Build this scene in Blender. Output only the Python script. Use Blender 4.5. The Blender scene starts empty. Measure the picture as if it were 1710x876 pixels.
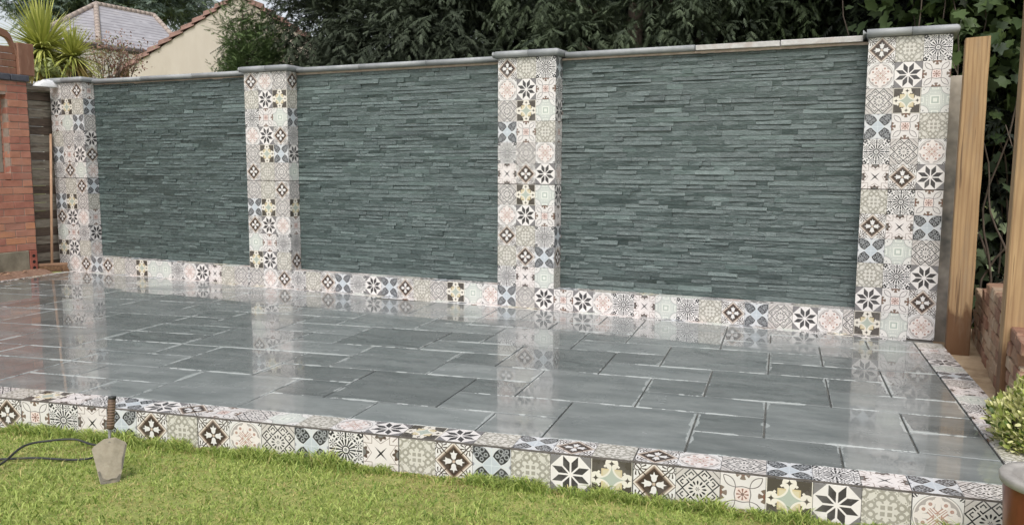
import bpy, math, random
import numpy as np
from mathutils import Vector, Matrix
rnd = random.Random(7)
rng = np.random.default_rng(11)
SC = bpy.context.scene
COL = SC.collection
R = math.radians

# ------------------------------------------------------------------ camera
CAM = np.array([9.9701, -7.3366, 1.3751]); YPR = (R(-24.8506), R(-6.6353), R(0.229)); FPX = 1382.58
def cam_axes():
    y, p, r = YPR
    f = np.array([math.sin(y)*math.cos(p), math.cos(y)*math.cos(p), math.sin(p)])
    a = np.cross(f, [0, 0, 1]); a /= np.linalg.norm(a); u = np.cross(a, f)
    return a*math.cos(r)+u*math.sin(r), -a*math.sin(r)+u*math.cos(r), f
CR, CU, CF = cam_axes()
cd = bpy.data.cameras.new('camera'); cam = bpy.data.objects.new('camera', cd); COL.objects.link(cam)
cd.sensor_fit = 'HORIZONTAL'; cd.sensor_width = 36; cd.lens = FPX/1710*36; cd.clip_start = .05; cd.clip_end = 2000
cam.matrix_world = Matrix(((CR[0], CU[0], -CF[0], CAM[0]), (CR[1], CU[1], -CF[1], CAM[1]), (CR[2], CU[2], -CF[2], CAM[2]), (0, 0, 0, 1)))
SC.camera = cam
# a pixel of the photograph is a direction; these meet it with a plane of the place
def ray(u, v): return CF+CR*(u-855)/FPX-CU*(v-438)/FPX
def onz(u, v, z=0.): d = ray(u, v); return CAM+d*(z-CAM[2])/d[2]
def ony(u, v, y=0.): d = ray(u, v); return CAM+d*(y-CAM[1])/d[1]
def onx(u, v, x=0.): d = ray(u, v); return CAM+d*(x-CAM[0])/d[0]
def onp(u, v, p, n): d = ray(u, v); return CAM+d*np.dot(np.asarray(p)-CAM, n)/np.dot(d, n)
def far(u, v, dist): d = ray(u, v); return CAM+d*dist/np.linalg.norm(d[:2])

# ------------------------------------------------------------------ sky, sun, exposure
SUN_EL, SUN_AZ = R(52), R(165)      # azimuth clockwise from +Y
w = bpy.data.worlds.new('World'); SC.world = w; w.use_nodes = True
nt = w.node_tree; nt.nodes.clear()
sky = nt.nodes.new('ShaderNodeTexSky'); sky.sky_type = 'NISHITA'; sky.sun_disc = False
sky.sun_elevation = SUN_EL; sky.sun_rotation = SUN_AZ; sky.air_density = 1.0; sky.dust_density = 3.0; sky.ozone_density = 1.0
hs = nt.nodes.new('ShaderNodeHueSaturation'); hs.inputs['Saturation'].default_value = .28
bg = nt.nodes.new('ShaderNodeBackground'); bg.inputs['Strength'].default_value = .15
wo = nt.nodes.new('ShaderNodeOutputWorld')
nt.links.new(sky.outputs[0], hs.inputs['Color']); nt.links.new(hs.outputs[0], bg.inputs['Color']); nt.links.new(bg.outputs[0], wo.inputs['Surface'])
sd = bpy.data.lights.new('sun', 'SUN'); sd.energy = 1.25; sd.angle = R(25); sd.color = (1, .96, .9)
sun = bpy.data.objects.new('sun', sd); COL.objects.link(sun)
sv = Vector((math.sin(SUN_AZ)*math.cos(SUN_EL), math.cos(SUN_AZ)*math.cos(SUN_EL), math.sin(SUN_EL)))
sun.rotation_euler = (-sv).to_track_quat('-Z', 'Y').to_euler(); sun.location = (5, -10, 20)
SC.view_settings.view_transform = 'Standard'; SC.view_settings.look = 'None'; SC.view_settings.gamma = 1
SC.view_settings.exposure = .35
SC.render.engine = 'CYCLES'; SC.cycles.max_bounces = 6; SC.cycles.diffuse_bounces = 3; SC.cycles.glossy_bounces = 3

# ------------------------------------------------------------------ object helpers
WM = {}
def tag(o, label=None, cat=None, group=None, kind=None):
    if label: o['label'] = label
    if cat: o['category'] = cat
    if group: o['group'] = group
    if kind: o['kind'] = kind
    return o
def link(o, parent=None, mat4=None):
    COL.objects.link(o)
    m = mat4 if mat4 is not None else Matrix()
    WM[o.name] = m
    if parent is not None:
        o.parent = parent; o.matrix_parent_inverse = WM[parent.name].inverted()
    o.matrix_basis = m
    return o
def thing(name, loc, label, cat, group=None):
    o = bpy.data.objects.new(name, None); o.empty_display_size = .1
    link(o, None, Matrix.Translation(Vector(loc))); return tag(o, label, cat, group)
class MB:
    """collects geometry for one mesh object"""
    def __init__(s): s.v = []; s.f = []; s.m = []; s.sm = []
    def add(s, vs, fs, mi=0, smooth=False):
        b = len(s.v); s.v += [tuple(map(float, v)) for v in vs]
        for f in fs: s.f.append([b+i for i in f]); s.m.append(mi); s.sm.append(smooth)
        return s
    def box(s, lo, hi, mi=0, mat=None):
        x0, y0, z0 = lo; x1, y1, z1 = hi
        vs = [(x0, y0, z0), (x1, y0, z0), (x1, y1, z0), (x0, y1, z0), (x0, y0, z1), (x1, y0, z1), (x1, y1, z1), (x0, y1, z1)]
        if mat is not None: vs = [mat @ Vector(v) for v in vs]
        return s.add(vs, [(3, 2, 1, 0), (4, 5, 6, 7), (0, 1, 5, 4), (1, 2, 6, 5), (2, 3, 7, 6), (3, 0, 4, 7)], mi)
    def rbox(s, lo, hi, b, mi=0, mat=None, jit=0.):
        """box with chamfered edges"""
        lo = np.array(lo, float); hi = np.array(hi, float); c = (lo+hi)/2; h = (hi-lo)/2; b = min(b, *(h*.49))
        vs = []; idx = {}
        for sx in (-1, 1):
            for sy in (-1, 1):
                for sz in (-1, 1):
                    for a in range(3):
                        d = h-b; d = d.copy(); d[a] = h[a]
                        idx[(sx, sy, sz, a)] = len(vs)
                        p = c+np.array((sx, sy, sz))*d+rng.normal(0, 1, 3)*jit
                        vs.append(tuple(p))
        fs = []
        S = (-1, 1)
        for sg in S:
            fs.append([idx[(sg, a, e, 0)] for a, e in ((-1, -1), (1, -1), (1, 1), (-1, 1))][::sg])
            fs.append([idx[(a, sg, e, 1)] for a, e in ((-1, -1), (1, -1), (1, 1), (-1, 1))][::-sg])
            fs.append([idx[(a, e, sg, 2)] for a, e in ((-1, -1), (1, -1), (1, 1), (-1, 1))][::sg])
        for p in S:
            for q in S:
                fs.append([idx[(p, q, -1, 0)], idx[(p, q, 1, 0)], idx[(p, q, 1, 1)], idx[(p, q, -1, 1)]][::-p*q])
                fs.append([idx[(p, -1, q, 0)], idx[(p, 1, q, 0)], idx[(p, 1, q, 2)], idx[(p, -1, q, 2)]][::p*q])
                fs.append([idx[(-1, p, q, 1)], idx[(1, p, q, 1)], idx[(1, p, q, 2)], idx[(-1, p, q, 2)]][::-p*q])
        for k in [(a, e, g) for a in S for e in S for g in S]:
            fs.append([idx[k+(0,)], idx[k+(1,)], idx[k+(2,)]][::k[0]*k[1]*k[2]])
        if mat is not None: vs = [mat @ Vector(v) for v in vs]
        return s.add(vs, fs, mi)
    def tube(s, pts, rad, n=8, mi=0, cap=True, smooth=True):
        pts = [Vector(p) for p in pts]; rad = rad if hasattr(rad, '__len__') else [rad]*len(pts)
        vs = []; fs = []; up = None
        for i, p in enumerate(pts):
            t = (pts[min(i+1, len(pts)-1)]-pts[max(i-1, 0)]).normalized()
            if up is None: up = Vector((0, 0, 1)) if abs(t.z) < .9 else Vector((1, 0, 0))
            a = t.cross(up).normalized(); bb = a.cross(t).normalized(); up = bb
            for k in range(n):
                an = 2*math.pi*k/n; vs.append(p+(a*math.cos(an)+bb*math.sin(an))*rad[i])
        for i in range(len(pts)-1):
            for k in range(n): fs.append((i*n+k, i*n+(k+1) % n, (i+1)*n+(k+1) % n, (i+1)*n+k))
        s.add(vs, fs, mi, smooth)
        if cap:
            b = len(s.v)-len(vs)
            s.f.append([b+k for k in range(n)][::-1]); s.f.append([b+(len(pts)-1)*n+k for k in range(n)]); s.m += [mi, mi]; s.sm += [False, False]
        return s
    def lathe(s, prof, c, n=32, mi=0):
        vs = []; fs = []
        for r, z in prof:
            for k in range(n): a = 2*math.pi*k/n; vs.append((c[0]+r*math.cos(a), c[1]+r*math.sin(a), c[2]+z))
        for i in range(len(prof)-1):
            for k in range(n): fs.append((i*n+k, i*n+(k+1) % n, (i+1)*n+(k+1) % n, (i+1)*n+k))
        return s.add(vs, fs, mi, True)
    def build(s, name, mats, parent=None, mat4=None, tone=None):
        me = bpy.data.meshes.new(name); me.from_pydata(s.v, [], s.f)
        for m in (mats if isinstance(mats, (list, tuple)) else [mats]): me.materials.append(m)
        me.polygons.foreach_set('material_index', s.m); me.polygons.foreach_set('use_smooth', s.sm)
        if tone is not None:
            at = me.attributes.new('tone', 'FLOAT', 'FACE'); at.data.foreach_set('value', np.full(len(s.f), tone) if np.isscalar(tone) else np.asarray(tone, float))
        me.update()
        return link(bpy.data.objects.new(name, me), parent, mat4)
def npmesh(name, V, F, mat, parent=None, col=None, smooth=False):
    """big numpy mesh: V (n,3), F (m,k), col per-vertex (n,3)"""
    me = bpy.data.meshes.new(name); V = np.asarray(V, np.float32); F = np.asarray(F, np.int32); k = F.shape[1]
    me.vertices.add(len(V)); me.vertices.foreach_set('co', V.ravel())
    me.loops.add(F.size); me.loops.foreach_set('vertex_index', F.ravel())
    me.polygons.add(len(F)); me.polygons.foreach_set('loop_start', np.arange(0, F.size, k, dtype=np.int32))
    me.polygons.foreach_set('loop_total', np.full(len(F), k, np.int32))
    if smooth: me.polygons.foreach_set('use_smooth', np.ones(len(F), bool))
    if col is not None:
        at = me.color_attributes.new('tint', 'FLOAT_COLOR', 'POINT')
        at.data.foreach_set('color', np.c_[col, np.ones(len(col))].astype(np.float32).ravel())
    me.materials.append(mat); me.update(calc_edges=True); me.validate()
    return link(bpy.data.objects.new(name, me), parent)

# ------------------------------------------------------------------ material helpers
def lin(r, g, b): return tuple((c/255/12.92 if c/255 <= .04045 else ((c/255+.055)/1.055)**2.4) for c in (r, g, b))
class X:
    """a node socket (or number) with arithmetic that builds Math nodes"""
    nt = None
    def __init__(s, v): s.v = v
    @staticmethod
    def op(o, *a):
        n = X.nt.nodes.new('ShaderNodeMath'); n.operation = o
        for i, x in enumerate(a):
            x = x.v if isinstance(x, X) else x
            if isinstance(x, (int, float)): n.inputs[i].default_value = x
            else: X.nt.links.new(x, n.inputs[i])
        return X(n.outputs[0])
    def __add__(s, o): return X.op('ADD', s, o)
    __radd__ = __add__
    def __sub__(s, o): return X.op('SUBTRACT', s, o)
    def __rsub__(s, o): return X.op('SUBTRACT', o, s)
    def __mul__(s, o): return X.op('MULTIPLY', s, o)
    __rmul__ = __mul__
    def __truediv__(s, o): return X.op('DIVIDE', s, o)
    def __lt__(s, o): return X.op('LESS_THAN', s, o)
    def __gt__(s, o): return X.op('GREATER_THAN', s, o)
    def __and__(s, o): return X.op('MULTIPLY', s, o)
    def __or__(s, o): return X.op('MAXIMUM', s, o)
    def abs(s): return X.op('ABSOLUTE', s)
def xmax(a, b): return X.op('MAXIMUM', a, b)
def xmin(a, b): return X.op('MINIMUM', a, b)
def xsqrt(a): return X.op('SQRT', a)
def xcos(a): return X.op('COSINE', a)
def xhyp(a, b): return xsqrt(a*a+b*b)
def xfract(a): return X.op('FRACT', a)
def N(nt, t, **kw):
    n = nt.nodes.new(t)
    for k, v in kw.items():
        if k in n.inputs.keys(): n.inputs[k].default_value = v
        else: setattr(n, k, v)
    return n
def newmat(name):
    m = bpy.data.materials.new(name); m.use_nodes = True; nt = m.node_tree
    p = nt.nodes['Principled BSDF']; return m, nt, p
def mixc(nt, a, b, f):
    n = nt.nodes.new('ShaderNodeMix'); n.data_type = 'RGBA'
    for s, x in ((n.inputs[6], a), (n.inputs[7], b), (n.inputs[0], f)):
        x = x.v if isinstance(x, X) else x
        if isinstance(x, tuple): s.default_value = x+(1,)
        elif isinstance(x, (int, float)): s.default_value = x
        else: nt.links.new(x, s)
    return n.outputs[2]
def coords(nt, kind='Object', scale=(1, 1, 1)):
    tc = N(nt, 'ShaderNodeTexCoord'); mp = N(nt, 'ShaderNodeMapping'); mp.inputs['Scale'].default_value = scale
    nt.links.new(tc.outputs[kind], mp.inputs[0]); return mp.outputs[0]
def noise(nt, vec, scale, detail=4, rough=.55):
    n = N(nt, 'ShaderNodeTexNoise'); n.inputs['Scale'].default_value = scale; n.inputs['Detail'].default_value = detail; n.inputs['Roughness'].default_value = rough
    nt.links.new(vec, n.inputs['Vector']); return n.outputs[0]
def ramp(nt, f, lo, hi, a=0., b=1.):
    n = N(nt, 'ShaderNodeMapRange'); n.inputs[1].default_value = lo; n.inputs[2].default_value = hi; n.inputs[3].default_value = a; n.inputs[4].default_value = b
    nt.links.new(f.v if isinstance(f, X) else f, n.inputs[0]); return n.outputs[0]
def bump(nt, p, h, strength=.3, dist=.01):
    b = N(nt, 'ShaderNodeBump'); b.inputs['Strength'].default_value = strength; b.inputs['Distance'].default_value = dist
    nt.links.new(h, b.inputs['Height']); nt.links.new(b.outputs[0], p.inputs['Normal']); return b.outputs[0]
def simple(name, c1, c2, scale=8, rough=.6, bs=.2, bd=.005, stretch=(1, 1, 1), c3=None, s3=1.5, spec=.5, kind='Object'):
    """two-tone noisy material, optional large stains in c3"""
    m, nt, p = newmat(name); v = coords(nt, kind, stretch); n = noise(nt, v, scale, 6, .62)
    c = mixc(nt, c1, c2, ramp(nt, n, .35, .65))
    if c3: c = mixc(nt, c, c3, ramp(nt, noise(nt, v, s3, 5, .65), .5, .68))
    nt.links.new(c, p.inputs['Base Color']); p.inputs['Roughness'].default_value = rough; p.inputs['Specular IOR Level'].default_value = spec
    bump(nt, p, n, bs, bd); return m
def leafmat(name, rough=.5, spec=.4, trans=.25):
    m, nt, p = newmat(name); a = N(nt, 'ShaderNodeAttribute', attribute_name='tint')
    nt.links.new(a.outputs['Color'], p.inputs['Base Color']); p.inputs['Roughness'].default_value = rough; p.inputs['Specular IOR Level'].default_value = spec
    if trans:
        t = N(nt, 'ShaderNodeBsdfTranslucent'); mx = N(nt, 'ShaderNodeMixShader'); mx.inputs[0].default_value = trans
        nt.links.new(a.outputs['Color'], t.inputs['Color']); nt.links.new(p.outputs[0], mx.inputs[1]); nt.links.new(t.outputs[0], mx.inputs[2])
        nt.links.new(mx.outputs[0], nt.nodes['Material Output'].inputs['Surface'])
    return m

# ------------------------------------------------------------------ printed tile motifs (flat print, drawn with maths)
WH = lin(224, 221, 219); DK = lin(50, 48, 51); BR = lin(92, 78, 72); TAN = lin(190, 172, 156); GY = lin(150, 148, 148); OLV = lin(160, 156, 146); BEI = lin(210, 206, 198)
SAGE = lin(196, 200, 194); PIN = lin(178, 142, 130); YEL = lin(210, 200, 170); BLU = lin(192, 200, 207); LGY = lin(208, 205, 204)
def motif(code):
    m, nt, p = newmat('printed_tile_'+code); X.nt = nt
    uv = N(nt, 'ShaderNodeUVMap'); sp = N(nt, 'ShaderNodeSeparateXYZ'); nt.links.new(uv.outputs[0], sp.inputs[0])
    x = X(sp.outputs[0])*2-1; y = X(sp.outputs[1])*2-1
    ax, ay = x.abs(), y.abs(); mm, nn = xmax(ax, ay), xmin(ax, ay); r = xhyp(x, y); th = X.op('ARCTAN2', y, x)
    di = lambda cx, cy: xhyp(mm-cx, nn-cy)
    dq = lambda cx, cy: xhyp(ax-cx, ay-cy)
    ring = lambda d, r0, w: (d-r0).abs() < w
    def flower(cx, cy, rad, k):      # small k-petalled bloom at folded position
        a, b = mm-cx, nn-cy; rr = xhyp(a, b); t = X.op('ARCTAN2', b, a)
        return ((rr < rad) & (rr > rad*.3) & (xcos(t*k) > .1)) | (rr < rad*.18)
    c = WH; L = []
    if code == 'diamond':
        d = ax+ay; DB = lin(70, 58, 52)
        k = dq(.77, .77); kt = X.op('ARCTAN2', ay-.77, ax-.77)
        L += [(DB, (k > .2) & (k < .42) & (xcos(kt*12+k*9) > .35)), (DB, (k > .14) & (k < .185)),
              (lin(96, 82, 76), d < 1.05), (lin(218, 208, 198), d < 1.0), (lin(164, 146, 132), d < .9), (lin(120, 102, 92), d < .84), (DB, d < .77)]
        pet = (xhyp((mm-.28)/.18, nn/.13) < 1) | ((mm > .28) & (nn < (.6-mm)*.34)) | ((mm > .26) & (mm < .45) & (nn < (mm-.26)*.5+.1))
        L += [(WH, pet), (DB, (mm-nn) < .04), (TAN, mm < .07)]
    elif code == 'quatrefoil':
        c = BEI
        L += [(OLV, ring(di(.62, .2), .15, .055)), (OLV, ring(di(.3, .3), .16, .04) & (mm > .32)), (OLV, ((mm*1.0+nn-.98).abs() < .05) & (mm > .55)), (OLV, ring(di(.98, .72), .2, .055)),
              (OLV, ring(di(.98, .22), .1, .05)), (OLV, ((mm-.47).abs() < .055) & ((nn-.47).abs() < .055)), (OLV, (mm < .24) & (mm > .05) & (nn > .05)), (OLV, flower(.82, .45, .1, 4)), (OLV, (mm > .95) & (nn > .8))]
    elif code == 'sunburst':
        L += [(DK, (r < .58) & (r > .22) & (xcos(th*16) > -.1)), (GY, r < .2), (DK, ring(r, .2, .03)), (WH, ring(r, .13, .03)),
              (DK, flower(.74, .3, .22, 8)), (DK, ((mm-nn) < .09) & (r > .66) & (xfract(r*5) > .4)), (DK, (r > 1.05) & (xcos(th*36) > .2)), (DK, (nn < .05) & (mm > .62) & (mm < .95))]
    elif code == 'flower':
        L += [(DK, (dq(.93, .93) < .16) & (xcos((ax-ay)*40) > -.2)), (GY, r < .99), (lin(228, 222, 218), r < .96), (lin(172, 165, 162), r < .9)]
        pet = (xhyp((mm-.42)/.4, nn/.11) < 1) | (di(.78, 0) < .14) | (di(.68, .13) < .1)
        a = di(.55, .3); L += [(lin(228, 220, 216), pet), (PIN, (r > .14) & (r < .52) & ((mm-nn) < .24)), (lin(228, 220, 216), ring(a, .13, .05)), (lin(228, 220, 216), ((mm-nn-.13).abs() < .045) & (r < .6) & (r > .2)),
                 (PIN, ring(a, .05, .03)), (lin(228, 220, 216), ((mm-nn) < .035) & (r < .7)), (TAN, (ax+ay) < .15), (WH, (mm-nn < .03) & (r < .3))]
    elif code == 'star':
        c = lin(126, 123, 124)
        L += [(lin(230, 225, 222), (mm+nn) < 1.36), (lin(70, 67, 68), (nn > .045) & (nn < .37) & ((mm-nn) > .06) & ((mm-nn) < .54))]
    elif code == 'circles':
        c = lin(222, 217, 214); LN = lin(104, 96, 96)
        pp = (mm+nn)*.7071; qq = (mm-nn)*.7071; e = (pp-.83)/.38
        L += [(LN, ((qq-(1-e*e)*.17).abs() < .022) & (e.abs() < 1)), (LN, ((mm-.34-xcos(nn*9)*.025).abs() < .02) & (nn < .36)),
              (lin(120, 104, 92), (di(1.02, 0) < .34) & (xcos(X.op('ARCTAN2', nn, 1.02-mm)*5) > -.5)), (lin(128, 94, 80), di(1.02, 0) < .15),
              (lin(226, 208, 202), mm < .3), (lin(140, 98, 84), (r < .27) & (r > .05) & (xcos(th*8) > .25)), (lin(120, 92, 84), r < .07)]
    elif code == 'greek':
        c = lin(214, 209, 205)
        a = ((mm-.68)+(nn-.3))*.7071; b = ((mm-.68)-(nn-.3))*.7071; q = xmax(a.abs(), b.abs())
        L += [(lin(200, 194, 190), (mm+nn) > 1.3), (DK, (q < .235) & (q > .175)), (DK, (q < .105) & ((a > .03) | (b > .03))), (lin(214, 209, 205), (q < .05)), (lin(214, 209, 205), (a.abs() < .04) & (b < -.1) & (q < .24)),
              (DK, (((r-.31)/.1).abs()*((r-.31)/.1).abs() < (xcos(th*12)+.1))), (DK, (r < .1) & (xcos(th*6) > .3)), (lin(120, 114, 112), (mm+nn > 1.56) & (mm+nn < 1.62))]
    elif code == 'splash':
        CRM = lin(228, 222, 210); BK = lin(82, 76, 70); c = CRM; ast = xsqrt(mm)+xsqrt(nn); k = di(.76, 0)
        L += [(BK, (mm < .95) & (nn > .2) & (k > .31)), (BK, (mm < .95) & ((mm+nn) > 1.2) & (k > .34)), (CRM, (mm-.62).abs()+(nn-.32).abs() < .08), (YEL, (mm < .5) & (nn > .13)), (lin(206, 190, 152), (mm < .5) & (nn > .13) & (mm > .42)),
              (CRM, ast < 1.0), (lin(176, 184, 172), ast < .86), (BK, (xsqrt((mm-.76).abs())+xsqrt(nn)) < .46)]
    elif code == 'octagon':
        c = SAGE; k = dq(1, 1); a = lin(226, 228, 220)
        L += [(GY, k < .62), (lin(222, 220, 216), k < .585), (GY, (k < .32) & (k > .2) & (xcos((ax-ay)*22) > .2)), (a, (mm < .36) & (mm > .26)), (lin(178, 187, 178), (mm < .26)), (a, mm < .15), (a, (mm > .54) & (mm < .61) & (nn < .4) & (xfract(nn*7) < .55)),
              (a, (mm > .8) & (nn < .24) & ((nn > .17) | (mm < .86))), (a, (mm > .42) & (mm < .45) & (nn < .45))]
    elif code == 'fleur':
        c = lin(210, 211, 213); BK = lin(58, 58, 61); FL = lin(150, 152, 155)
        lens = (dq(.78, .25) < .745) & (dq(.25, .78) < .745) & (mm < .97) & ((ax+ay) > .55)
        L += [(BLU, (ax+ay) < .5), (lin(190, 197, 203), (di(.2, 0) < .15)), (lin(206, 212, 216), (nn < .02) | ((ax+ay) < .08)), (lin(150, 150, 156), (dq(1, 0) < .1) | (dq(0, 1) < .1)), (BK, lens),
              (FL, (ring(dq(.30, .52), .085, .032) | ring(dq(.52, .30), .085, .032)) & lens), (FL, (ring(dq(.50, .78), .11, .03) | ring(dq(.78, .50), .11, .03)) & lens), (FL, ring(dq(.78, .78), .085, .035) & lens),
              (FL, ((ax-ay).abs() < .035) & (r > .6) & (r < 1.02) & lens), (FL, (dq(.6, .6) < .07))]
    elif code == 'arrows':
        c = lin(226, 219, 216); k = di(1.03, 0)
        t = X.op('ARCTAN2', nn, 1.03-mm)
        L += [(BR, k < (xcos(t*7)*.06+.33)), (lin(118, 116, 114), k < .19), (DK, ((mm-nn) < (.5-r)*.16) & (r < .5)), (lin(150, 136, 130), (((mm-nn*.7)-.52).abs() < .02) & (nn < .55)), (lin(150, 136, 130), ((nn-.5).abs() < .018) & (mm > .5)), (lin(150, 136, 130), ((mm-nn).abs() < .04) & (mm > .68))]
    for colr, mask in L: c = mixc(nt, c, colr, mask)
    tc = N(nt, 'ShaderNodeTexCoord'); gv = N(nt, 'ShaderNodeNewGeometry').outputs['Position']
    wear = noise(nt, gv, 9, 5, .6)
    c = mixc(nt, c, (.47, .46, .45), ramp(nt, wear, .5, .85, 0., .25))
    c = mixc(nt, c, (.27, .25, .23), ramp(nt, noise(nt, gv, 2.3, 6, .7), .54, .8, 0., .22))
    nt.links.new(c, p.inputs['Base Color']); nt.links.new(ramp(nt, wear, .3, .7, .2, .34), p.inputs['Roughness']); p.inputs['Specular IOR Level'].default_value = .5
    return m
CODES = dict(D='diamond', Q='quatrefoil', S='sunburst', F='flower', T='star', C='circles', G='greek', P='splash', O='octagon', L='fleur', A='arrows')
MOT = {k: motif(v) for k, v in CODES.items()}
grout = simple('grout', lin(96, 90, 86), lin(122, 116, 110), 30, .8)
U = .2
_tm = {}
def tile(parent, org, ux, uy, code, u0=0., u1=1., v0=0., v1=1., th=.01, gap=.0009):
    """one printed tile: org is where u=v=0 would lie; ux,uy unit vectors in the tile's plane"""
    key = (code, round(u0, 3), round(u1, 3), round(v0, 3), round(v1, 3), th)
    if key not in _tm:
        a0, a1, b0, b1 = u0*U+gap, u1*U-gap, v0*U+gap, v1*U-gap; c = .0012
        V = [(a0+c, b0+c, 0), (a1-c, b0+c, 0), (a1-c, b1-c, 0), (a0+c, b1-c, 0), (a0, b0, -c), (a1, b0, -c), (a1, b1, -c), (a0, b1, -c), (a0, b0, -th), (a1, b0, -th), (a1, b1, -th), (a0, b1, -th)]
        Fc = [(0, 1, 2, 3)]+[(4+i, 4+(i+1) % 4, (i+1) % 4, i) for i in range(4)]+[(8+i, 8+(i+1) % 4, 4+(i+1) % 4, 4+i) for i in range(4)]
        me = bpy.data.meshes.new('tile'); me.from_pydata(V, [], Fc); me.materials.append(MOT[code])
        ul = me.uv_layers.new(name='UVMap')
        for l in me.loops: ul.data[l.index].uv = (V[l.vertex_index][0]/U, V[l.vertex_index][1]/U)
        me.update(); _tm[key] = me
    ux = Vector(ux).normalized(); uy = Vector(uy); uy = (uy-ux*uy.dot(ux)).normalized(); n = ux.cross(uy)
    M4 = Matrix(((ux.x, uy.x, n.x, org[0]), (ux.y, uy.y, n.y, org[1]), (ux.z, uy.z, n.z, org[2]), (0, 0, 0, 1)))
    # hand-laid: a hair out of true
    jit = Matrix.Rotation(rnd.gauss(0, .0012), 4, 'X') @ Matrix.Rotation(rnd.gauss(0, .0012), 4, 'Y')
    ctr = Matrix.Translation(((u0+u1)/2*U, (v0+v1)/2*U, 0))
    return link(bpy.data.objects.new('tile', _tm[key]), parent, M4 @ ctr @ jit @ ctr.inverted())
def rcode(): return rnd.choice('DQSFTCGPOLA')

# ------------------------------------------------------------------ patio
O2 = np.array([10.53, -3.27]); pa = R(6.9); T2 = np.array([math.cos(pa), math.sin(pa)]); N2 = np.array([-math.sin(pa), math.cos(pa)])
def PM(s, t): return O2+T2*s+N2*(t-.0052*s*s)
LX = lambda y: .27-.11*y                        # left kerb line
YB = -.10                                       # back of the slabs, front of the strip below the wall
lawn_m = simple('lawn_soil', lin(122, 134, 70), lin(158, 162, 92), 25, .9, .6, .02, c3=lin(140, 124, 80), s3=1.2)
GZ = -.19
g = MB(); g.add([(-250, -250, GZ), (250, -250, GZ), (250, 300, GZ), (-250, 300, GZ)], [(0, 1, 2, 3)])
lawn = tag(g.build('lawn', lawn_m), kind='structure')

bed = simple('patio_mortar', lin(84, 86, 85), lin(116, 117, 114), 14, .5, .4, .01, c3=lin(120, 118, 112), s3=6)
b = MB(); ss = np.linspace(-10.4, .19, 40)
top = [PM(s, -.192) for s in ss]
backx = [(10.29, .0), (.27, .0)]
poly = [tuple(p) for p in top]+backx
poly = [(max(x, .25), y) for x, y in poly]
n = len(poly)
b.add([(x, y, -.013) for x, y in poly]+[(x, y, -.3) for x, y in poly], [list(range(n))]+[[i, n+i, n+(i+1) % n, (i+1) % n] for i in range(n)])
patio = tag(b.build('patio', bed), kind='structure')

def slabmat():
    m, nt, p = newmat('wet_slate_slab'); X.nt = nt
    at = N(nt, 'ShaderNodeAttribute', attribute_name='edge'); tn = N(nt, 'ShaderNodeAttribute', attribute_name='tone')
    gv = N(nt, 'ShaderNodeNewGeometry').outputs['Position']
    mp = N(nt, 'ShaderNodeMapping'); mp.inputs['Rotation'].default_value = (0, 0, -pa); nt.links.new(gv, mp.inputs[0]); v = mp.outputs[0]
    mp2 = N(nt, 'ShaderNodeMapping'); mp2.inputs['Scale'].default_value = (1, 3.2, 1); nt.links.new(v, mp2.inputs[0])
    n1 = noise(nt, mp2.outputs[0], 2.2, 7, .62); n2 = noise(nt, v, 16, 6, .65)
    c = mixc(nt, lin(112, 117, 117), lin(146, 150, 149), ramp(nt, n1, .32, .68))
    c = mixc(nt, c, lin(120, 125, 123), ramp(nt, n2, .45, .75, 0, .5))
    # each slab its own tone
    hv = N(nt, 'ShaderNodeHueSaturation'); nt.links.new(c, hv.inputs['Color']); nt.links.new(ramp(nt, tn.outputs['Fac'], 0, 1, .72, 1.15), hv.inputs['Value'])
    c = hv.outputs[0]
    # painted sky glint of water along the arrises, with mortar smear: broken, wandering line
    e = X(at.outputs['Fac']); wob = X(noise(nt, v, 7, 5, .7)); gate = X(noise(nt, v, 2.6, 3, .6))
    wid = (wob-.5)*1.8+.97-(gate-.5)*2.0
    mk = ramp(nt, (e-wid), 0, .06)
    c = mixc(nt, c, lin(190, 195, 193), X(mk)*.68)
    sp = X(ramp(nt, noise(nt, v, 5.5, 6, .72), .715, .75)); c = mixc(nt, c, lin(190, 194, 192), sp*.6)
    nt.links.new(c, p.inputs['Base Color'])
    wet = ramp(nt, noise(nt, v, 1.3, 5, .65), .38, .55)          # where the film of rain stands
    nt.links.new(ramp(nt, X(wet).v, 0, 1, .3, .16), p.inputs['Roughness']); p.inputs['Specular IOR Level'].default_value = .12
    nt.links.new(ramp(nt, wet, 0, 1, .6, 1), p.inputs['Coat Weight']); nt.links.new(ramp(nt, wet, 0, 1, .11, .008), p.inputs['Coat Roughness']); p.inputs['Coat IOR'].default_value = 1.36
    b1 = N(nt, 'ShaderNodeBump'); b1.inputs['Strength'].default_value = .25; b1.inputs['Distance'].default_value = .006; nt.links.new(n2, b1.inputs['Height']); nt.links.new(b1.outputs[0], p.inputs['Normal'])
    b2 = N(nt, 'ShaderNodeBump'); b2.inputs['Strength'].default_value = .035; b2.inputs['Distance'].default_value = .004; nt.links.new(noise(nt, v, 9, 3, .5), b2.inputs['Height']); nt.links.new(b2.outputs[0], p.inputs['Coat Normal'])
    return m
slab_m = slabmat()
def clip(poly, nx, ny, d):          # keep nx*x+ny*y<=d
    out = []
    for i in range(len(poly)):
        a, c = poly[i], poly[(i+1) % len(poly)]; fa = nx*a[0]+ny*a[1]-d; fc = nx*c[0]+ny*c[1]-d
        if fa <= 0: out.append(a)
        if fa*fc < 0: t = fa/(fa-fc); out.append((a[0]+(c[0]-a[0])*t, a[1]+(c[1]-a[1])*t))
    return out
def area(p): return .5*sum(p[i][0]*p[(i+1) % len(p)][1]-p[(i+1) % len(p)][0]*p[i][1] for i in range(len(p)))
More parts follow.
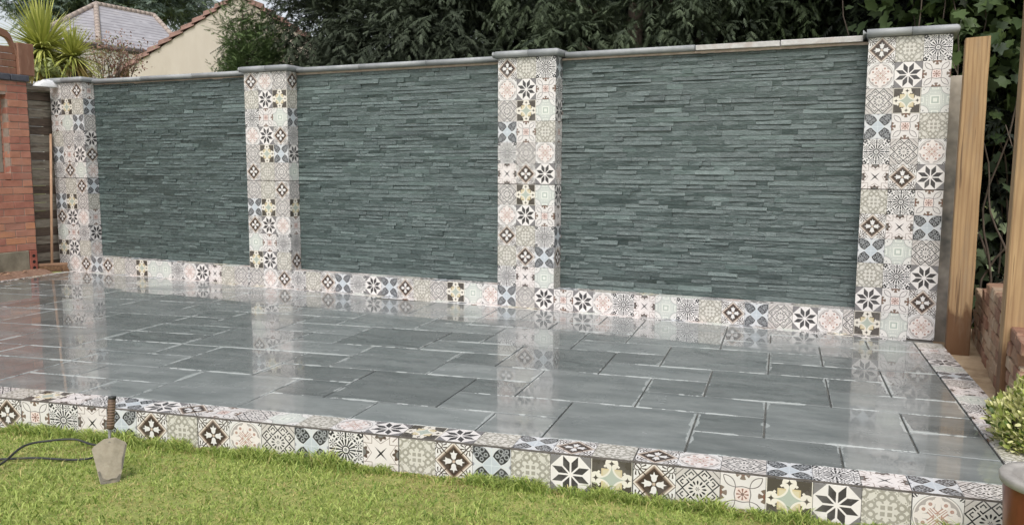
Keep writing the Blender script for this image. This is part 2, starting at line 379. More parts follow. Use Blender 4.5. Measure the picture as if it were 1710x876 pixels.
def inset(poly, d):
    q = poly
    n = len(poly)
    for i in range(n):
        a, c = poly[i], poly[(i+1) % n]; ex, ey = c[0]-a[0], c[1]-a[1]; l = math.hypot(ex, ey)
        if l < 1e-6: continue
        nx, ny = ey/l, -ex/l
        q = clip(q, nx, ny, nx*a[0]+ny*a[1]-d)
        if len(q) < 3: return []
    return q
def dedupe(p, e=.004):
    o = []
    for q in p:
        if not o or math.hypot(q[0]-o[-1][0], q[1]-o[-1][1]) > e: o.append(q)
    if len(o) > 1 and math.hypot(o[0][0]-o[-1][0], o[0][1]-o[-1][1]) < e: o.pop()
    return o
# slabs on the paving module, read off the photograph: (c0,c1,r0,r1), c counts leftwards from the right band, r back from the front band
SL = [(0,2,0,1),(2,4,0,1),(3,4,1,2),(3,5,2,3),(1,3,1,3),(0,1,1,2),(0,1,2,3),(0,2,3,4),(1,2,4,5),(1,3,5,6),(2,3,6,7),(0,1,4,6),(2,4,3,5),(4,5,3,4),(4,6,4,5),(5,6,5,6),(3,5,5,7),(5,7,6,7),
      (6,8,4,6),(5,7,2,4),(4,6,0,2),(6,8,1,2),(6,7,0,1),(7,9,0,1),(7,8,2,3),(7,9,3,4),(8,9,4,5),(8,10,5,6),(9,10,6,7),(7,9,6,8),(8,10,1,3),(9,11,3,5),(10,12,5,7),(9,11,7,8),(10,11,8,9),(8,10,8,9),
      (11,13,7,9),(6,8,8,9),(6,7,7,8),(4,6,7,9),(2,4,7,8),(3,4,8,9),(1,3,8,9),(0,2,6,8),(0,1,8,9),(11,13,4,5),(11,12,3,4),(10,12,2,3),(10,11,1,2),(9,11,0,1),(11,13,0,2),(13,14,0,1),(13,15,1,2),(12,14,2,4),
      (13,15,4,6),(12,13,5,6),(12,14,6,7),(13,14,7,8),(13,15,8,9),(14,16,6,8),(14,15,3,4),(14,16,2,3),(15,16,1,2),(14,16,0,1),(16,18,0,2),(15,17,4,5),(15,17,5,6),(15,17,8,9),(16,17,7,8)]
occ = set(); slabs = []
def put(c0, c1, r0, r1):
    cells = [(c, r_) for c in range(c0, c1) for r_ in range(r0, r1)]
    if any(x in occ for x in cells): return False
    occ.update(cells); slabs.append((c0, c1, r0, r1)); return True
for q in SL: put(*q)
for c in range(0, 30):
    for r_ in range(0, 15):
        if (c, r_) in occ: continue
        sizes = [(2, 2), (2, 1), (1, 2), (1, 1), (2, 1)]; rnd.shuffle(sizes); sizes.sort(key=lambda z: -(z[0]*z[1])*rnd.random())
        for dc, dr in sizes+[(1, 1)]:
            if put(c, c+dc, r_, r_+dr): break
nl = math.hypot(1, .11)
for c0, c1, r0, r1 in slabs:
    pts = [PM(-.3605*c, .345*r_) for c, r_ in ((c1, r0), (c0, r0), (c0, r1), (c1, r1))]
    poly = [tuple(p) for p in pts]
    if area(poly) < 0: poly.reverse()
    poly = clip(poly, 0, 1, YB); poly = clip(poly, -1, -.11, -(.27+.09)) if poly else poly
    if len(poly) < 3 or area(poly) < .008: continue
    poly = dedupe(inset(poly, .0045+rnd.random()*.001))
    if len(poly) < 3: continue
    a2 = inset(poly, .003); e2 = inset(a2, .05) if a2 else []
    if len(a2) != len(poly) or len(e2) != len(poly): 
        e2 = inset(poly, .012); a2 = inset(poly, .003)
        if len(e2) != len(poly) or len(a2) != len(poly): continue
    n = len(poly); cx = sum(p[0] for p in poly)/n; cy = sum(p[1] for p in poly)/n
    tx, ty = rnd.gauss(0, .0022), rnd.gauss(0, .0022); z0 = rnd.uniform(-.0008, .0008)
    zz = lambda p: z0+tx*(p[0]-cx)+ty*(p[1]-cy)
    V = [(p[0], p[1], zz(p)) for p in e2]+[(p[0], p[1], zz(p)) for p in a2]+[(p[0], p[1], zz(p)-.003) for p in poly]+[(p[0], p[1], -.03) for p in poly]
    F = [list(range(n))]
    for k in range(3): F += [[(k+1)*n+i, (k+1)*n+(i+1) % n, k*n+(i+1) % n, k*n+i] for i in range(n)]
    V = [(x-cx, y-cy, z) for x, y, z in V]
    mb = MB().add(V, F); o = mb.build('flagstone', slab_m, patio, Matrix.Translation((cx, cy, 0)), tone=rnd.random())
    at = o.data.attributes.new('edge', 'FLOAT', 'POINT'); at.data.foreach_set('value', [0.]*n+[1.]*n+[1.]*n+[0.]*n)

# front band and riser: motifs follow the front edge leftwards from the joint near the corner
seqR = 'FGD'; riser = 'QTPCGD'+'PTQLDQ'+'ASLGFD'+'QDLASCD'
band = 'ASLGFD'+'QDLQTP'+'TFQOGC'+'DTLSAPQG'
sj = (10.10-O2[0])*T2[0]+(-3.536-O2[1])*T2[1]
def edge_at(s): return PM(s, -.2)
sw = .2
def run(s0, sgn, codes, rise, k0=0):
    s = s0
    for k, cd_ in enumerate(codes):
        s2 = s+sgn*sw; a, c = edge_at(min(s, s2)), edge_at(max(s, s2)); ux = Vector((c[0]-a[0], c[1]-a[1], 0)).normalized()
        crop = dict(u0=.012) if (sgn < 0 and k % 6 == 5) else (dict(u1=.988) if (sgn < 0 and k % 6 == 0) else {})
        if rise: tile(patio, (a[0]+ux.y*.0, a[1], -.2), ux, (0, 0, 1), cd_, v1=.965, **crop)
        else: tile(patio, (a[0], a[1], .0015), ux, Vector((-ux.y, ux.x, 0)), cd_, v0=.012, **crop)
        s = s2
more = ''.join(rcode() for _ in range(22))
run(sj, -1, riser+more, True); run(sj, 1, 'FGD'[:3], True)
run(sj, -1, band+more[::-1], False); run(sj, 1, 'LGS', False)
# dark trim between band and riser
tm = simple('edge_trim_metal', lin(92, 86, 84), lin(112, 106, 104), 20, .35, .05)
tb = MB()
ss = np.linspace(-10.2, .21, 60)
for i in range(len(ss)-1):
    a, c = PM(ss[i], -.2005), PM(ss[i+1], -.2005); a_, c_ = PM(ss[i], -.1965), PM(ss[i+1], -.1965)
    tb.add([(a[0], a[1], -.0055), (c[0], c[1], -.0055), (c[0], c[1], .0022), (a[0], a[1], .0022), (c_[0], c_[1], .0022), (a_[0], a_[1], .0022)], [(0, 1, 2, 3), (3, 2, 4, 5)])
tb.build('edge_trim', tm, patio)
# right band, far to near, and its outer side
seq = 'QCGTOLGAOSAFCQDG'
for k, cd_ in enumerate(seq):
    a = PM(.0, 3.16-k*.2); a2 = PM(.0, 3.16-(k+1)*.2)
    if 3.16-(k+1)*.2 < -.01: break
    tile(patio, (a2[0], a2[1], .0015), (T2[0], T2[1], 0), (N2[0], N2[1], 0), cd_, u0=.02)
# strip below the feature wall and along the left kerb (cut tiles)
for k in range(50):
    tile(patio, (10.1-.2*(k+1), -.1, .0018), (1, 0, 0), (0, 1, 0), rcode(), v1=.49)
ld = Vector((-.11, 1, 0)).normalized(); lu = Vector((ld.y, -ld.x, 0))
for k in range(16):
    y = -.12-.2*(k+1); tile(patio, (LX(y)-.0, y, .0018), lu, ld, rcode(), u0=0., u1=.4)

# ------------------------------------------------------------------ feature wall
PX = [0., 3.2389, 6.4148, 9.7017]; PW = .6; H = 2.4; DEP = .16
wall = thing('garden_wall', (5.15, .2, 0), 'long garden wall of dark green split-slate panels between four patterned tile pillars', 'garden wall'); wall['kind'] = 'thing'
render_m = simple('cement_render', lin(150, 144, 138), lin(176, 168, 160), 5, .85, .4, .01, c3=lin(112, 110, 106), s3=1.6)
MB().box((.02, .185, -.25), (10.28, .42, 2.38)).build('wall_core', render_m, wall)
FR = [['FGD', 'TPQ', 'COL', 'QGS', 'LCT', 'SDO', 'GQD', 'LPG', 'DTF', 'OCS', 'PTQ', 'GFD'],
      ['DFG', 'QTP', 'SCO', 'FTD', 'GPL', 'DQG', 'GQD', 'LPG', 'DTF', 'OCS', 'PTQ', 'GFD'],
      ['DQS', 'FTC', 'GPO', 'LCQ', 'SGF', 'ADT', 'GPO', 'FTC', 'DQS', 'QDL', 'SAO', 'LGT'],
      ['DQS', 'FTC', 'GPO', 'LCQ', 'SGF', 'ADT', 'QSC', 'DAL', 'LOG', 'QST', 'TCD', 'POF']]
SD = ['CLGTDFLQCTFD', 'DQLSTOGPCSDA', 'LSTCGFTALDQS', 'SGFADTQSCDAL']
for i, x0 in enumerate(PX):
    pl = MB().box((x0+.0095, .0095, -.2), (x0+PW-.0095, .43, H)).build('pillar', grout, wall)
    if i == 0: tag(pl, 'patterned tile pillar beside the red brick wall')
    if i == 3: tag(pl, 'patterned tile pillar beside the timber post')
    for r_ in range(12):
        z = H-U*(r_+1); cr = dict(v0=.014) if r_ == 5 else (dict(v1=.986) if r_ == 6 else {})
        for k in range(3): tile(pl, (x0+k*U, 0, z), (1, 0, 0), (0, 0, 1), FR[i][r_][k], **cr)
        if r_ < 11 or i == 3:
            if i < 3: tile(pl, (x0+PW, 0, z), (0, 1, 0), (0, 0, 1), SD[i][r_], u0=.05, u1=.87, **cr)
            if i > 0 and r_ < 11: tile(pl, (x0, .2, z), (0, -1, 0), (0, 0, 1), SD[3-i][r_], u0=.13, u1=.95, **cr)
SK = ['LDQGPOOSFTAQGS', 'SQDLSTLDQGPOFA', 'CTFSAOSQDLGTFG']
for i in range(3):
    xa, xb = PX[i]+PW+.001, PX[i+1]-.001
    pth = MB().box((xa, .0095, -.2), (xb, .2, .1905)).build('plinth', grout, wall)
    x = xa; k = 0
    while x < xb-.012:
        u1 = min(1., (xb-x)/U)
        tile(pth, (x, 0, 0), (1, 0, 0), (0, 0, 1), SK[i][k % 14], u1=u1)
        tile(pth, (x, .0, .2), (1, 0, 0), (0, 1, 0), SK[(i+1) % 3][k % 14], u1=u1, v0=.055, v1=.8)
        x += U; k += 1

# split-face slate strips
def slatemat():
    m, nt, p = newmat('split_slate'); X.nt = nt
    tn = N(nt, 'ShaderNodeAttribute', attribute_name='tone'); gv = N(nt, 'ShaderNodeNewGeometry').outputs['Position']
    mp = N(nt, 'ShaderNodeMapping'); mp.inputs['Scale'].default_value = (1, 1, 3.5); nt.links.new(gv, mp.inputs[0]); v = mp.outputs[0]
    n1 = noise(nt, v, 15, 9, .74); n2 = noise(nt, v, 44, 5, .7)
    c = mixc(nt, lin(56, 70, 69), lin(96, 112, 109), tn.outputs['Fac'])
    c = mixc(nt, c, lin(150, 164, 161), ramp(nt, n1, .55, .75, 0, .7)); c = mixc(nt, c, lin(50, 60, 60), ramp(nt, n2, .5, .75, 0, .35))
    c = mixc(nt, c, lin(112, 112, 104), ramp(nt, noise(nt, v, 4, 5, .7), .66, .8, 0, .12))
    nt.links.new(c, p.inputs['Base Color']); nt.links.new(ramp(nt, n1, .3, .7, .2, .38), p.inputs['Roughness']); p.inputs['Specular IOR Level'].default_value = .85
    X.nt = nt; h = X(n1)+X(n2)*.35; bump(nt, p, h.v, .8, .013); return m
slate_m = slatemat()
strips = []      # (score, panel, V, F, tone)
for i in range(3):
    xa, xb = PX[i]+PW+.0, PX[i+1]
    z = .198
    while z < 2.362:
        h = min(rnd.choice((.028, .033, .037, .042, .048)), 2.378-z); x = xa-rnd.uniform(0, .2)
        while x < xb:
            l = rnd.choice((.09, .14, .2, .26, .34, .44))*rnd.uniform(.85, 1.15); a, c = max(x, xa), min(x+l, xb); x += l
            if c-a < .012: continue
            if xb-c < .03: c = xb
            d = rnd.random()**1.6*.0085; tilt = rnd.gauss(.0012, .0032); yaw = rnd.gauss(0, .003); n = max(1, int((c-a)/.09)); V = []; g_ = .0007
            for k in range(n+1):
                xx = a+g_+(c-a-2*g_)*k/n; jb, jt = rnd.gauss(0, .0022), rnd.gauss(0, .0022); y0 = DEP+.015-d+yaw*(2*k/n-1)
                V += [(xx, min(y0+jb-tilt, .1805), z+g_+rnd.uniform(0, .0012)), (xx, min(y0+jt+tilt+.001, .1805), z+h-g_-rnd.uniform(0, .0012)), (xx, .19, z+g_), (xx, .19, z+h-g_)]
            F = []
            for k in range(n):
                q = 4*k; F += [(q, q+4, q+5, q+1), (q+1, q+5, q+7, q+3), (q+2, q+6, q+4, q)]
            F += [(0, 1, 3, 2), (4*n, 4*n+2, 4*n+3, 4*n+1)]
            dist = math.hypot((a+c)/2-CAM[0], CAM[1]); tn = min(1, max(0, rnd.gauss(.38, .15))) if rnd.random() > .05 else rnd.uniform(.9, 1.5)
            strips.append(((c-a)*h/dist**2, i, V, F, tn))
            if c >= xb: break
        z += h
strips.sort(key=lambda s: -s[0])
panels = [MB().box((PX[i]+PW, .1815, .2), (PX[i+1], .1848, 2.37)).build('slate_panel', grout, wall) for i in range(3)]
rest = [(MB(), []) for _ in range(3)]
for k, (sc_, i, V, F, tn) in enumerate(strips):
    if k < 300:
        MB().add(V, F).build('slate_strip', slate_m, panels[i], tone=tn)
    else:
        rest[i][0].add(V, F); rest[i][1].extend([tn]*len(F))
for i in range(3): tag(rest[i][0].build('slate_strips', slate_m, panels[i], tone=rest[i][1]), kind='stuff')

# coping stones
cop_m = simple('grey_concrete_coping', lin(146, 149, 151), lin(164, 166, 168), 12, .5, .2, .004, c3=lin(128, 132, 134), s3=3)
pale_m = simple('pale_mortar', lin(180, 178, 176), lin(204, 202, 200), 14, .8, .4, .006, c3=lin(172, 160, 152), s3=4)
pink_m = simple('pink_mortar', lin(178, 158, 148), lin(200, 184, 174), 14, .85, .4, .006)
def bullnose(x0, x1, y0, y1, z0, z1, ends=(False, False), n=5, sag=0.):
    """coping length along x, front (y0) edge rounded top and bottom, chosen ends rounded too"""
    r_ = (z1-z0)/2; mb = MB(); prof = [(y1, z0)]+[(y0+r_-r_*math.sin(math.pi*k/(2*n)*1), z0+r_-r_*math.cos(math.pi*k/(2*n))) for k in range(0, 2*n+1)]+[(y1, z1)]
    secs = []
    def sec(x, shrink): secs.append([(x, (y if abs(y-y1) < 1e-6 else y+shrink), z0+r_+(z-z0-r_)*(1-shrink/r_*.9)) for y, z in prof])
    if ends[0]:
        for k in range(4): a = math.pi/2*k/4; sec(x0+r_*(1-math.sin(a)), r_*(1-math.cos(a)) if 0 else r_*(1-math.sin(a)))
        secs.sort(key=lambda q: q[0][0])
    st = secs[:]
    xs0 = x0+(r_ if ends[0] else 0); xs1 = x1-(r_ if ends[1] else 0)
    secs = st; sec(xs0+1e-4, 0); sec(xs1, 0)
    if ends[1]:
        for k in range(1, 5): a = math.pi/2*k/4; sec(xs1+r_*math.sin(a), r_*(1-math.cos(a)))
    m_ = len(prof); V = [p for s in secs for p in s]; F = []
    for i in range(len(secs)-1):
        for k in range(m_): F.append((i*m_+k, i*m_+(k+1) % m_, (i+1)*m_+(k+1) % m_, (i+1)*m_+k))
    F += [list(range(m_))[::-1], [(len(secs)-1)*m_+k for k in range(m_)]]
    mb.add(V, F, 0, False)
    for k in range(len(F)-2): mb.sm[k] = True
    return mb
cop = MB().box((.03, .2, 2.378), (10.27, .40, 2.392)).build('coping', pink_m, wall)
for i, x0 in enumerate(PX):
    mid = x0+PW*rnd.uniform(.45, .58)
    zt = .062
    bullnose(x0-.045, mid-.0015, -.05, .47, H+.003, H+.003+zt, (True, False)).build('coping_stone', cop_m, cop)
    bullnose(mid+.0015, x0+PW+.045, -.05, .47, H+.003, H+.003+zt, (False, True)).build('coping_stone', cop_m, cop)
for i in range(3):
    xa, xb = PX[i]+PW+.047, PX[i+1]-.047; ns = 3
    for k in range(ns):
        a, c = xa+(xb-xa)*k/ns, xa+(xb-xa)*(k+1)/ns; dz = rnd.uniform(-.002, .002)
        if i == 2 and k > 0:
            if k == 1: a = xa+(xb-xa)*.475; c = xa+(xb-xa)*.75
            else: a = xa+(xb-xa)*.752
            o = MB().rbox((a+.001, .112, 2.392), (c-.001, .44, 2.437), .003, jit=.0012).build('coping_stone', pale_m, cop)
            tag(o, 'pale flat coping slab with rough mortar edge')
        else:
            if i == 2: c = xa+(xb-xa)*.472
            bullnose(a+.0012, c-.0012, .105, .45, 2.393+dz, 2.445+dz).build('coping_stone', cop_m, cop)
xa, xb = PX[2]+PW+.05, PX[3]-.002
mm_ = MB(); xs = np.linspace(xa+(xb-xa)*.46, xb, 26)
for i in range(25):
    j = rnd.uniform(0, .004)
    mm_.box((xs[i], .152-rnd.uniform(0, .003), 2.372-j), (xs[i+1]+.0, .2, 2.3905))
mm_.build('mortar_bed', pink_m, cop)
mm_ = MB()
for i in range(2):
    mm_.box((PX[i]+PW+.002, .176, 2.37), (PX[i+1]-.002, .2, 2.391))
mm_.box((PX[2]+PW+.002, .158, 2.372), (xs[0]-.001, .2, 2.3902)); mm_.build('mortar_bed', pink_m, cop)
# rendered end of the older wall showing beyond the last pillar
MB().rbox((10.285, .24, -.3), (10.44, .5, 2.1), .006, jit=.003).build('rendered_end', simple('old_render', lin(168, 158, 146), lin(190, 180, 168), 7, .9, .5, .012, c3=lin(84, 84, 82), s3=1.1), wall)


# ------------------------------------------------------------------ lawn grass
grass_m = leafmat('grass_blades', .55, .3, .35)
def grass(name, n, xr, yr, hmin, hmax, near_edge=False, seed=1):
    g_ = np.random.default_rng(seed)
    if near_edge:
        s = g_.uniform(*xr, n); off = np.abs(g_.normal(0, yr, n)); P = np.array([PM(a, -.2-.006-o) for a, o in zip(s, off)])
    else:
        P = np.c_[g_.uniform(*xr, n), g_.uniform(*yr, n)]
        s = (P-O2) @ T2; t = (P-O2) @ N2+.0052*s*s; P = P[(t < -.212) | (s > .6)]
        P = P[~((P[:, 0] > 10.33) & (P[:, 1] > -3.45))]
    n = len(P)
    ph = lambda f, a, b_: np.sin(P[:, 0]*f+a+1.7*np.sin(P[:, 1]*f*.7+b_))*np.sin(P[:, 1]*f*1.13+b_+1.3*np.sin(P[:, 0]*f*.6+a))
    pat = .55*ph(3.1, .4, 1.2)+.4*ph(8.3, 2.2, .5)+.4*ph(23., 1., 3.)
    h = g_.uniform(hmin, hmax, n)*np.clip(1+(1.3 if near_edge else .6)*pat, .3, 2.0); wd = g_.uniform(.0017, .0038, n)
    an = g_.uniform(0, 2*np.pi, n); ln = g_.uniform(.3, 1.6, n)*h; la = an+g_.normal(0, .8, n)
    side = np.c_[np.cos(an), np.sin(an), np.zeros(n)]*wd[:, None]; le = np.c_[np.cos(la), np.sin(la), np.zeros(n)]*ln[:, None]
    base = np.c_[P, np.full(n, GZ-.002)]; up = np.c_[np.zeros((n, 2)), h]
    v = np.stack([base-side, base+side, base+up*.6+le*.35+side*.8, base+up*.6+le*.35-side*.8, base+up*np.clip(1-.35*(ln/h)[:, None], .4, 1)+le], 1)
    A = np.array(lin(146, 168, 80)); B = np.array(lin(200, 212, 128)); Cc = np.array(lin(206, 194, 134)); D_ = np.array(lin(116, 142, 66))
    k = np.clip(.5+.45*pat+g_.normal(0, .28, n), 0, 1)[:, None]; c = A*(1-k)+B*k
    dry = (g_.random(n) < np.clip(.06+.42*(pat < -.22), 0, 1))[:, None]; c = np.where(dry, Cc*g_.uniform(.7, 1.1, (n, 1)), c)
    dk = (g_.random(n) < .2)[:, None]; c = np.where(dk, D_, c)
    c = np.repeat(c[:, None, :], 5, 1); c[:, :2] *= .9
    i = np.arange(n)[:, None]*5
    F = np.concatenate([np.c_[i, i+1, i+2], np.c_[i, i+2, i+3], np.c_[i+3, i+2, i+4]])
    return tag(npmesh(name, v.reshape(-1, 3), F, grass_m, None, c.reshape(-1, 3)), kind='stuff', label='short mown yellow-green lawn grass in front of the tiled step', cat='grass')
grass('grass', 210000, (3.9, 11.4), (-6.6, -3.3), .008, .026)
tu = grass('grass_tufts', 14000, (3.9, 11.4), (-6.6, -3.3), .026, .055, seed=9); tu['label'] = 'scattered longer grass tufts standing above the mown lawn'
ge = grass('long_grass', 13000, (-6.6, .3), .03, .03, .07, True, 5); ge['label'] = 'longer unmown grass fringe growing against the tiled step'

# ------------------------------------------------------------------ trowel, cable
steel = simple('dried_cement_on_steel', lin(160, 149, 133), lin(170, 160, 144), 60, .6, .15, .001, c3=lin(148, 139, 124), s3=20)
hm = simple('worn_handle_rubber', lin(74, 56, 46), lin(104, 84, 70), 30, .6, .2)
blk = simple('black_rubber', lin(34, 35, 36), lin(56, 57, 58), 30, .5, .1)
TB = onz(184, 803, GZ+.01); fw = np.array([CAM[0]-TB[0], CAM[1]-TB[1], 0]); fw /= np.linalg.norm(fw); rt = np.array([-fw[1], fw[0], 0])
tr = thing('trowel', TB, 'cement-caked bucket trowel stuck upright in the lawn by the step', 'trowel')
upv = np.array([0, 0, 1.])-fw*.12+rt*.05; upv /= np.linalg.norm(upv); nf = np.cross(rt, upv); nf /= np.linalg.norm(nf)
def tp(a, h, d=0.): return TB+rt*a+upv*h+nf*d
prof = [(-.040, -.012), (-.046, .004), (-.082, .165), (-.076, .178), (-.028, .212), (.022, .214), (.07, .182), (.076, .168), (.046, .006), (.040, -.010)]
mb = MB(); n = len(prof)
dish = lambda a, h: -.010*(a/.08)**2
mb.add([tp(a, h, dish(a, h)) for a, h in prof]+[tp(a, h, dish(a, h)-.003) for a, h in prof]+[tp(0, .08, .0), tp(0, .08, -.003)],
       [[i, (i+1) % n, 2*n] for i in range(n)][::1]+[[n+(i+1) % n, n+i, 2*n+1] for i in range(n)]+[[i, n+i, n+(i+1) % n, (i+1) % n] for i in range(n)])
bl_ = mb.build('blade', steel, tr)
bare = simple('bare_wet_steel', lin(98, 94, 88), lin(128, 122, 112), 30, .4, .3, .002, c3=lin(150, 138, 120), s3=14)
for pr in ([(-.038, -.011), (-.0435, .004), (-.0545, .055), (-.046, .058), (-.034, .022), (-.012, .008), (.01, .014), (.028, .012), (.042, .03), (.0495, .028), (.0445, .005), (.0385, -.0095)], [(.0738, .167), (.0685, .174), (.052, .10), (.05, .05), (.0565, .052)]):
    k_ = len(pr); q0 = pr[::-1] if k_ == 5 else pr
    MB().add([tp(a, h, dish(a, h)+.0022) for a, h in pr]+[tp(a, h, dish(a, h)-.0035) for a, h in pr], [list(range(k_))]+[[i, k_+i, k_+(i+1) % k_, (i+1) % k_] for i in range(k_)]).build('bare_edge', bare, bl_)
sh = MB().tube([tp(-.003, .19, -.004), tp(-.003, .215, -.022), tp(-.002, .235, -.026), tp(.0, .262, -.018)], [.007, .007, .008, .009], 8).build('tang', simple('trowel_steel', lin(120, 118, 116), lin(150, 148, 144), 20, .4), tr)
hd = MB().tube([tp(.0, .255, -.018), tp(.001, .265, -.018), tp(.004, .33, -.02), tp(.007, .39, -.023), tp(.009, .408, -.024)], [.015, .0175, .0165, .0185, .016], 12).build('handle', hm, tr)
for k in range(9):
    h = .272+.0135*k; MB().tube([tp(.002+k*.0006, h, -.019-k*.0005), tp(.002+k*.0006, h+.006, -.019-k*.0005)], .0192, 12).build('grip_ring', simple('grip_ring', lin(120, 98, 82), lin(140, 118, 100), 20, .6) if k == 0 else bpy.data.materials['grip_ring'], hd)
MB().tube([tp(.009, .402, -.024), tp(.0095, .416, -.0245)], .0195, 12).build('end_cap', blk, hd)
cp = [onz(-60, 800, GZ+.02), onz(0, 775, GZ+.03), onz(40, 744, GZ+.05), onz(85, 735, GZ+.055), onz(125, 733, GZ+.05), onz(152, 741, GZ+.035)]
q1 = onz(182, 752, GZ+.03); q2 = onz(152, 764, GZ+.02)
pts = cp+[q1*.5+cp[-1]*.5+np.array([.02, .02, 0]), q1, q2*.5+q1*.5, q2, onz(120, 767, GZ+.016), onz(60, 764, GZ+.016), onz(0, 766, GZ+.016), onz(-80, 768, GZ+.016)]
def smooth(P, n=6):
    P = [np.array(p) for p in P]; o = []
    for i in range(len(P)-1):
        p0, p1, p2, p3 = P[max(i-1, 0)], P[i], P[i+1], P[min(i+2, len(P)-1)]
        for k in range(n):
            t = k/n; o.append(.5*((2*p1)+(-p0+p2)*t+(2*p0-5*p1+4*p2-p3)*t*t+(-p0+3*p1-3*p2+p3)*t**3))
    return o+[P[-1]]
tag(MB().tube(smooth(pts), .0062, 8).build('power_cable', blk), 'black cable looped on the grass behind the trowel', 'cable')

# ------------------------------------------------------------------ broom
wood_h = simple('broom_wood', lin(176, 140, 112), lin(200, 164, 134), 6, .55, .1, .002, (8, 8, 1))
bris = simple('broom_bristle', lin(104, 76, 54), lin(150, 116, 86), 40, .8)
A_ = np.array([.055, -.375, 0]); B_ = np.array([.262, -.085, 0]); cb = (A_+B_)/2; bd = (B_-A_)/np.linalg.norm(B_-A_); bn = np.array([bd[1], -bd[0], 0]); bl = np.linalg.norm(B_-A_)/2
br = thing('broom', (cb[0], cb[1], 0), 'wooden-handled yard broom leaning in the corner by the red brick wall', 'broom')
M4 = Matrix(((bd[0], bn[0], 0, cb[0]), (bd[1], bn[1], 0, cb[1]), (0, 0, 1, 0), (0, 0, 0, 1)))
MB().rbox((-bl, -.03, .075), (bl, .03, .112), .008, mat=M4).build('head', simple('broom_head_wood', lin(128, 98, 76), lin(152, 120, 94), 10, .7, .2), br)
mb = MB()
for k in range(420):
    x, y = rnd.uniform(-bl+.01, bl-.01), rnd.uniform(-.026, .026); fx, fy = x*1.08+rnd.gauss(0, .012), y*1.7+rnd.gauss(0, .01); s = .0022
    mb.add([M4 @ Vector(p) for p in ((x-s, y, .078), (x+s, y, .078), (fx+s, fy, .004), (fx-s, fy, .004), (x, y-s, .078), (x, y+s, .078), (fx, fy+s, .004), (fx, fy-s, .004))], [(0, 1, 2, 3), (4, 5, 6, 7)])
mb.box((-bl+.012, -.024, .03), (bl-.012, .024, .08), mat=M4)
tag(mb.build('bristles', bris, br), kind='stuff')
ht = ony(84.5, 224, -.045); MB().tube([(cb[0], cb[1], .095), tuple(np.array([cb[0], cb[1], .095])*.5+ht*.5), tuple(ht)], .0155, 10).build('handle', wood_h, br)

# ------------------------------------------------------------------ red brick wall on the left
XB = .1; CH = .0885; BLN = .262
mort = simple('brick_mortar', lin(150, 132, 120), lin(172, 154, 140), 20, .9, .4)
bricks = [simple('red_brick_%d' % k, lin(*a), lin(*c), 9, .75, .35, .004, c3=lin(176, 128, 110), s3=2.6) for k, (a, c) in enumerate([((170, 112, 92), (188, 130, 110)), ((178, 122, 98), (194, 138, 114)), ((160, 104, 88), (180, 120, 102)), ((192, 132, 98), (204, 146, 110))])]
bw = thing('brick_wall', (XB-.1, -1.6, 0), 'red brick boundary wall with dark coping and a window opening', 'garden wall'); bw['kind'] = 'thing'
ye = -.385; yo = -.655; zo0, zo1 = 1.262, 2.213; zb = .30; zt = 2.385
mb = MB(); mb.box((XB-.25, yo+.002, zb), (XB-.007, ye-.006, zt)); mb.box((XB-.25, -3.2, zb), (XB-.007, yo, zo0-.09)); mb.box((XB-.25, -3.2, zo1), (XB-.007, yo, zt-.001)); mb.box((XB-.25, -3.2, zo0-.09), (XB-.007, -1.75, zo1))
mb.build('mortar_core', mort, bw)
row = 0; z = zb
while z < zt-.03:
    h = min(CH, zt-z)-.009; y = ye; first = True
    off = BLN*.5 if row % 2 else BLN
    soldier = abs(z-(zo0-CH)) < CH*.5
    while y > -3.1:
        l = off if first else BLN; first = False
        y2 = y-l; a, c = y2+.009, y
        if zo0-.02 <= z < zo1-.02 and c > yo > a: a = yo+.001
        if zo0-.02 <= z < zo1-.02 and -1.75 < c <= yo+.002:
            y = y2; continue
        if c-a > .02:
            m_ = bricks[3] if z < zb+CH*3.3 and rnd.random() < .7 else rnd.choice(bricks[:3]); j = rnd.uniform(-.003, .003)
            if y > -2.1:
                MB().rbox((XB-.1, a, z), (XB+j, c, z+h), .004, jit=.0012).build('brick', m_, bw)
            y = y2
        else: y = y2
    z += CH; row += 1
z = zo0
while z < zo1-.03:      # reveal bricks of the opening, seen from the side
    h = CH-.009
    MB().rbox((XB-.245, yo-.006, z), (XB-.105, yo+.01, z+h), .003, jit=.001).build('brick', rnd.choice(bricks[:3]), bw); z += CH
blue = simple('blue_coping_brick', lin(72, 74, 84), lin(94, 96, 104), 14, .5, .2)
y = ye+.03
while y > -2.4:
    MB().rbox((XB-.28, y-.24, zt+.003), (XB+.03, y-.004, zt+.078), .008).build('coping_brick', blue, bw); y -= .244
MB().rbox((XB-.25, -3.2, -.1), (XB+.006, ye-.105, zb-.006), .006, jit=.002).build('plinth', simple('plinth_render', lin(136, 130, 112), lin(158, 150, 132), 6, .9, .5, .01, c3=lin(112, 104, 88), s3=2), bw)
ab = MB().rbox((XB-.12, ye-.10, .03), (XB+.012, ye-.004, zb-.006), .004).build('air_brick', simple('air_brick_clay', lin(150, 84, 70), lin(168, 100, 84), 12, .8, .3), bw)
for k in range(3):
    MB().tube([(XB-.05, ye-.052, .075+.075*k), (XB+.0135, ye-.052, .075+.075*k)], .021, 12).build('hole', simple('dark_hole', (.01, .008, .007), (.02, .015, .012), 5, .9) if k == 0 else bpy.data.materials['dark_hole'], ab)
fr = simple('grey_window_frame', lin(138, 134, 124), lin(160, 154, 142), 9, .7, .2, .003, c3=lin(110, 104, 92), s3=3)
wn = MB().rbox((XB-.2, yo-.075, zo0+.01), (XB-.12, yo-.008, zo1-.01), .004).build('window_frame', fr, bw)
for k in (0, 1): MB().rbox((XB-.195, -1.74, (zo0+.012, zo1-.075)[k]), (XB-.125, yo-.08, (zo0+.07, zo1-.012)[k]), .004).build('rail', fr, wn)
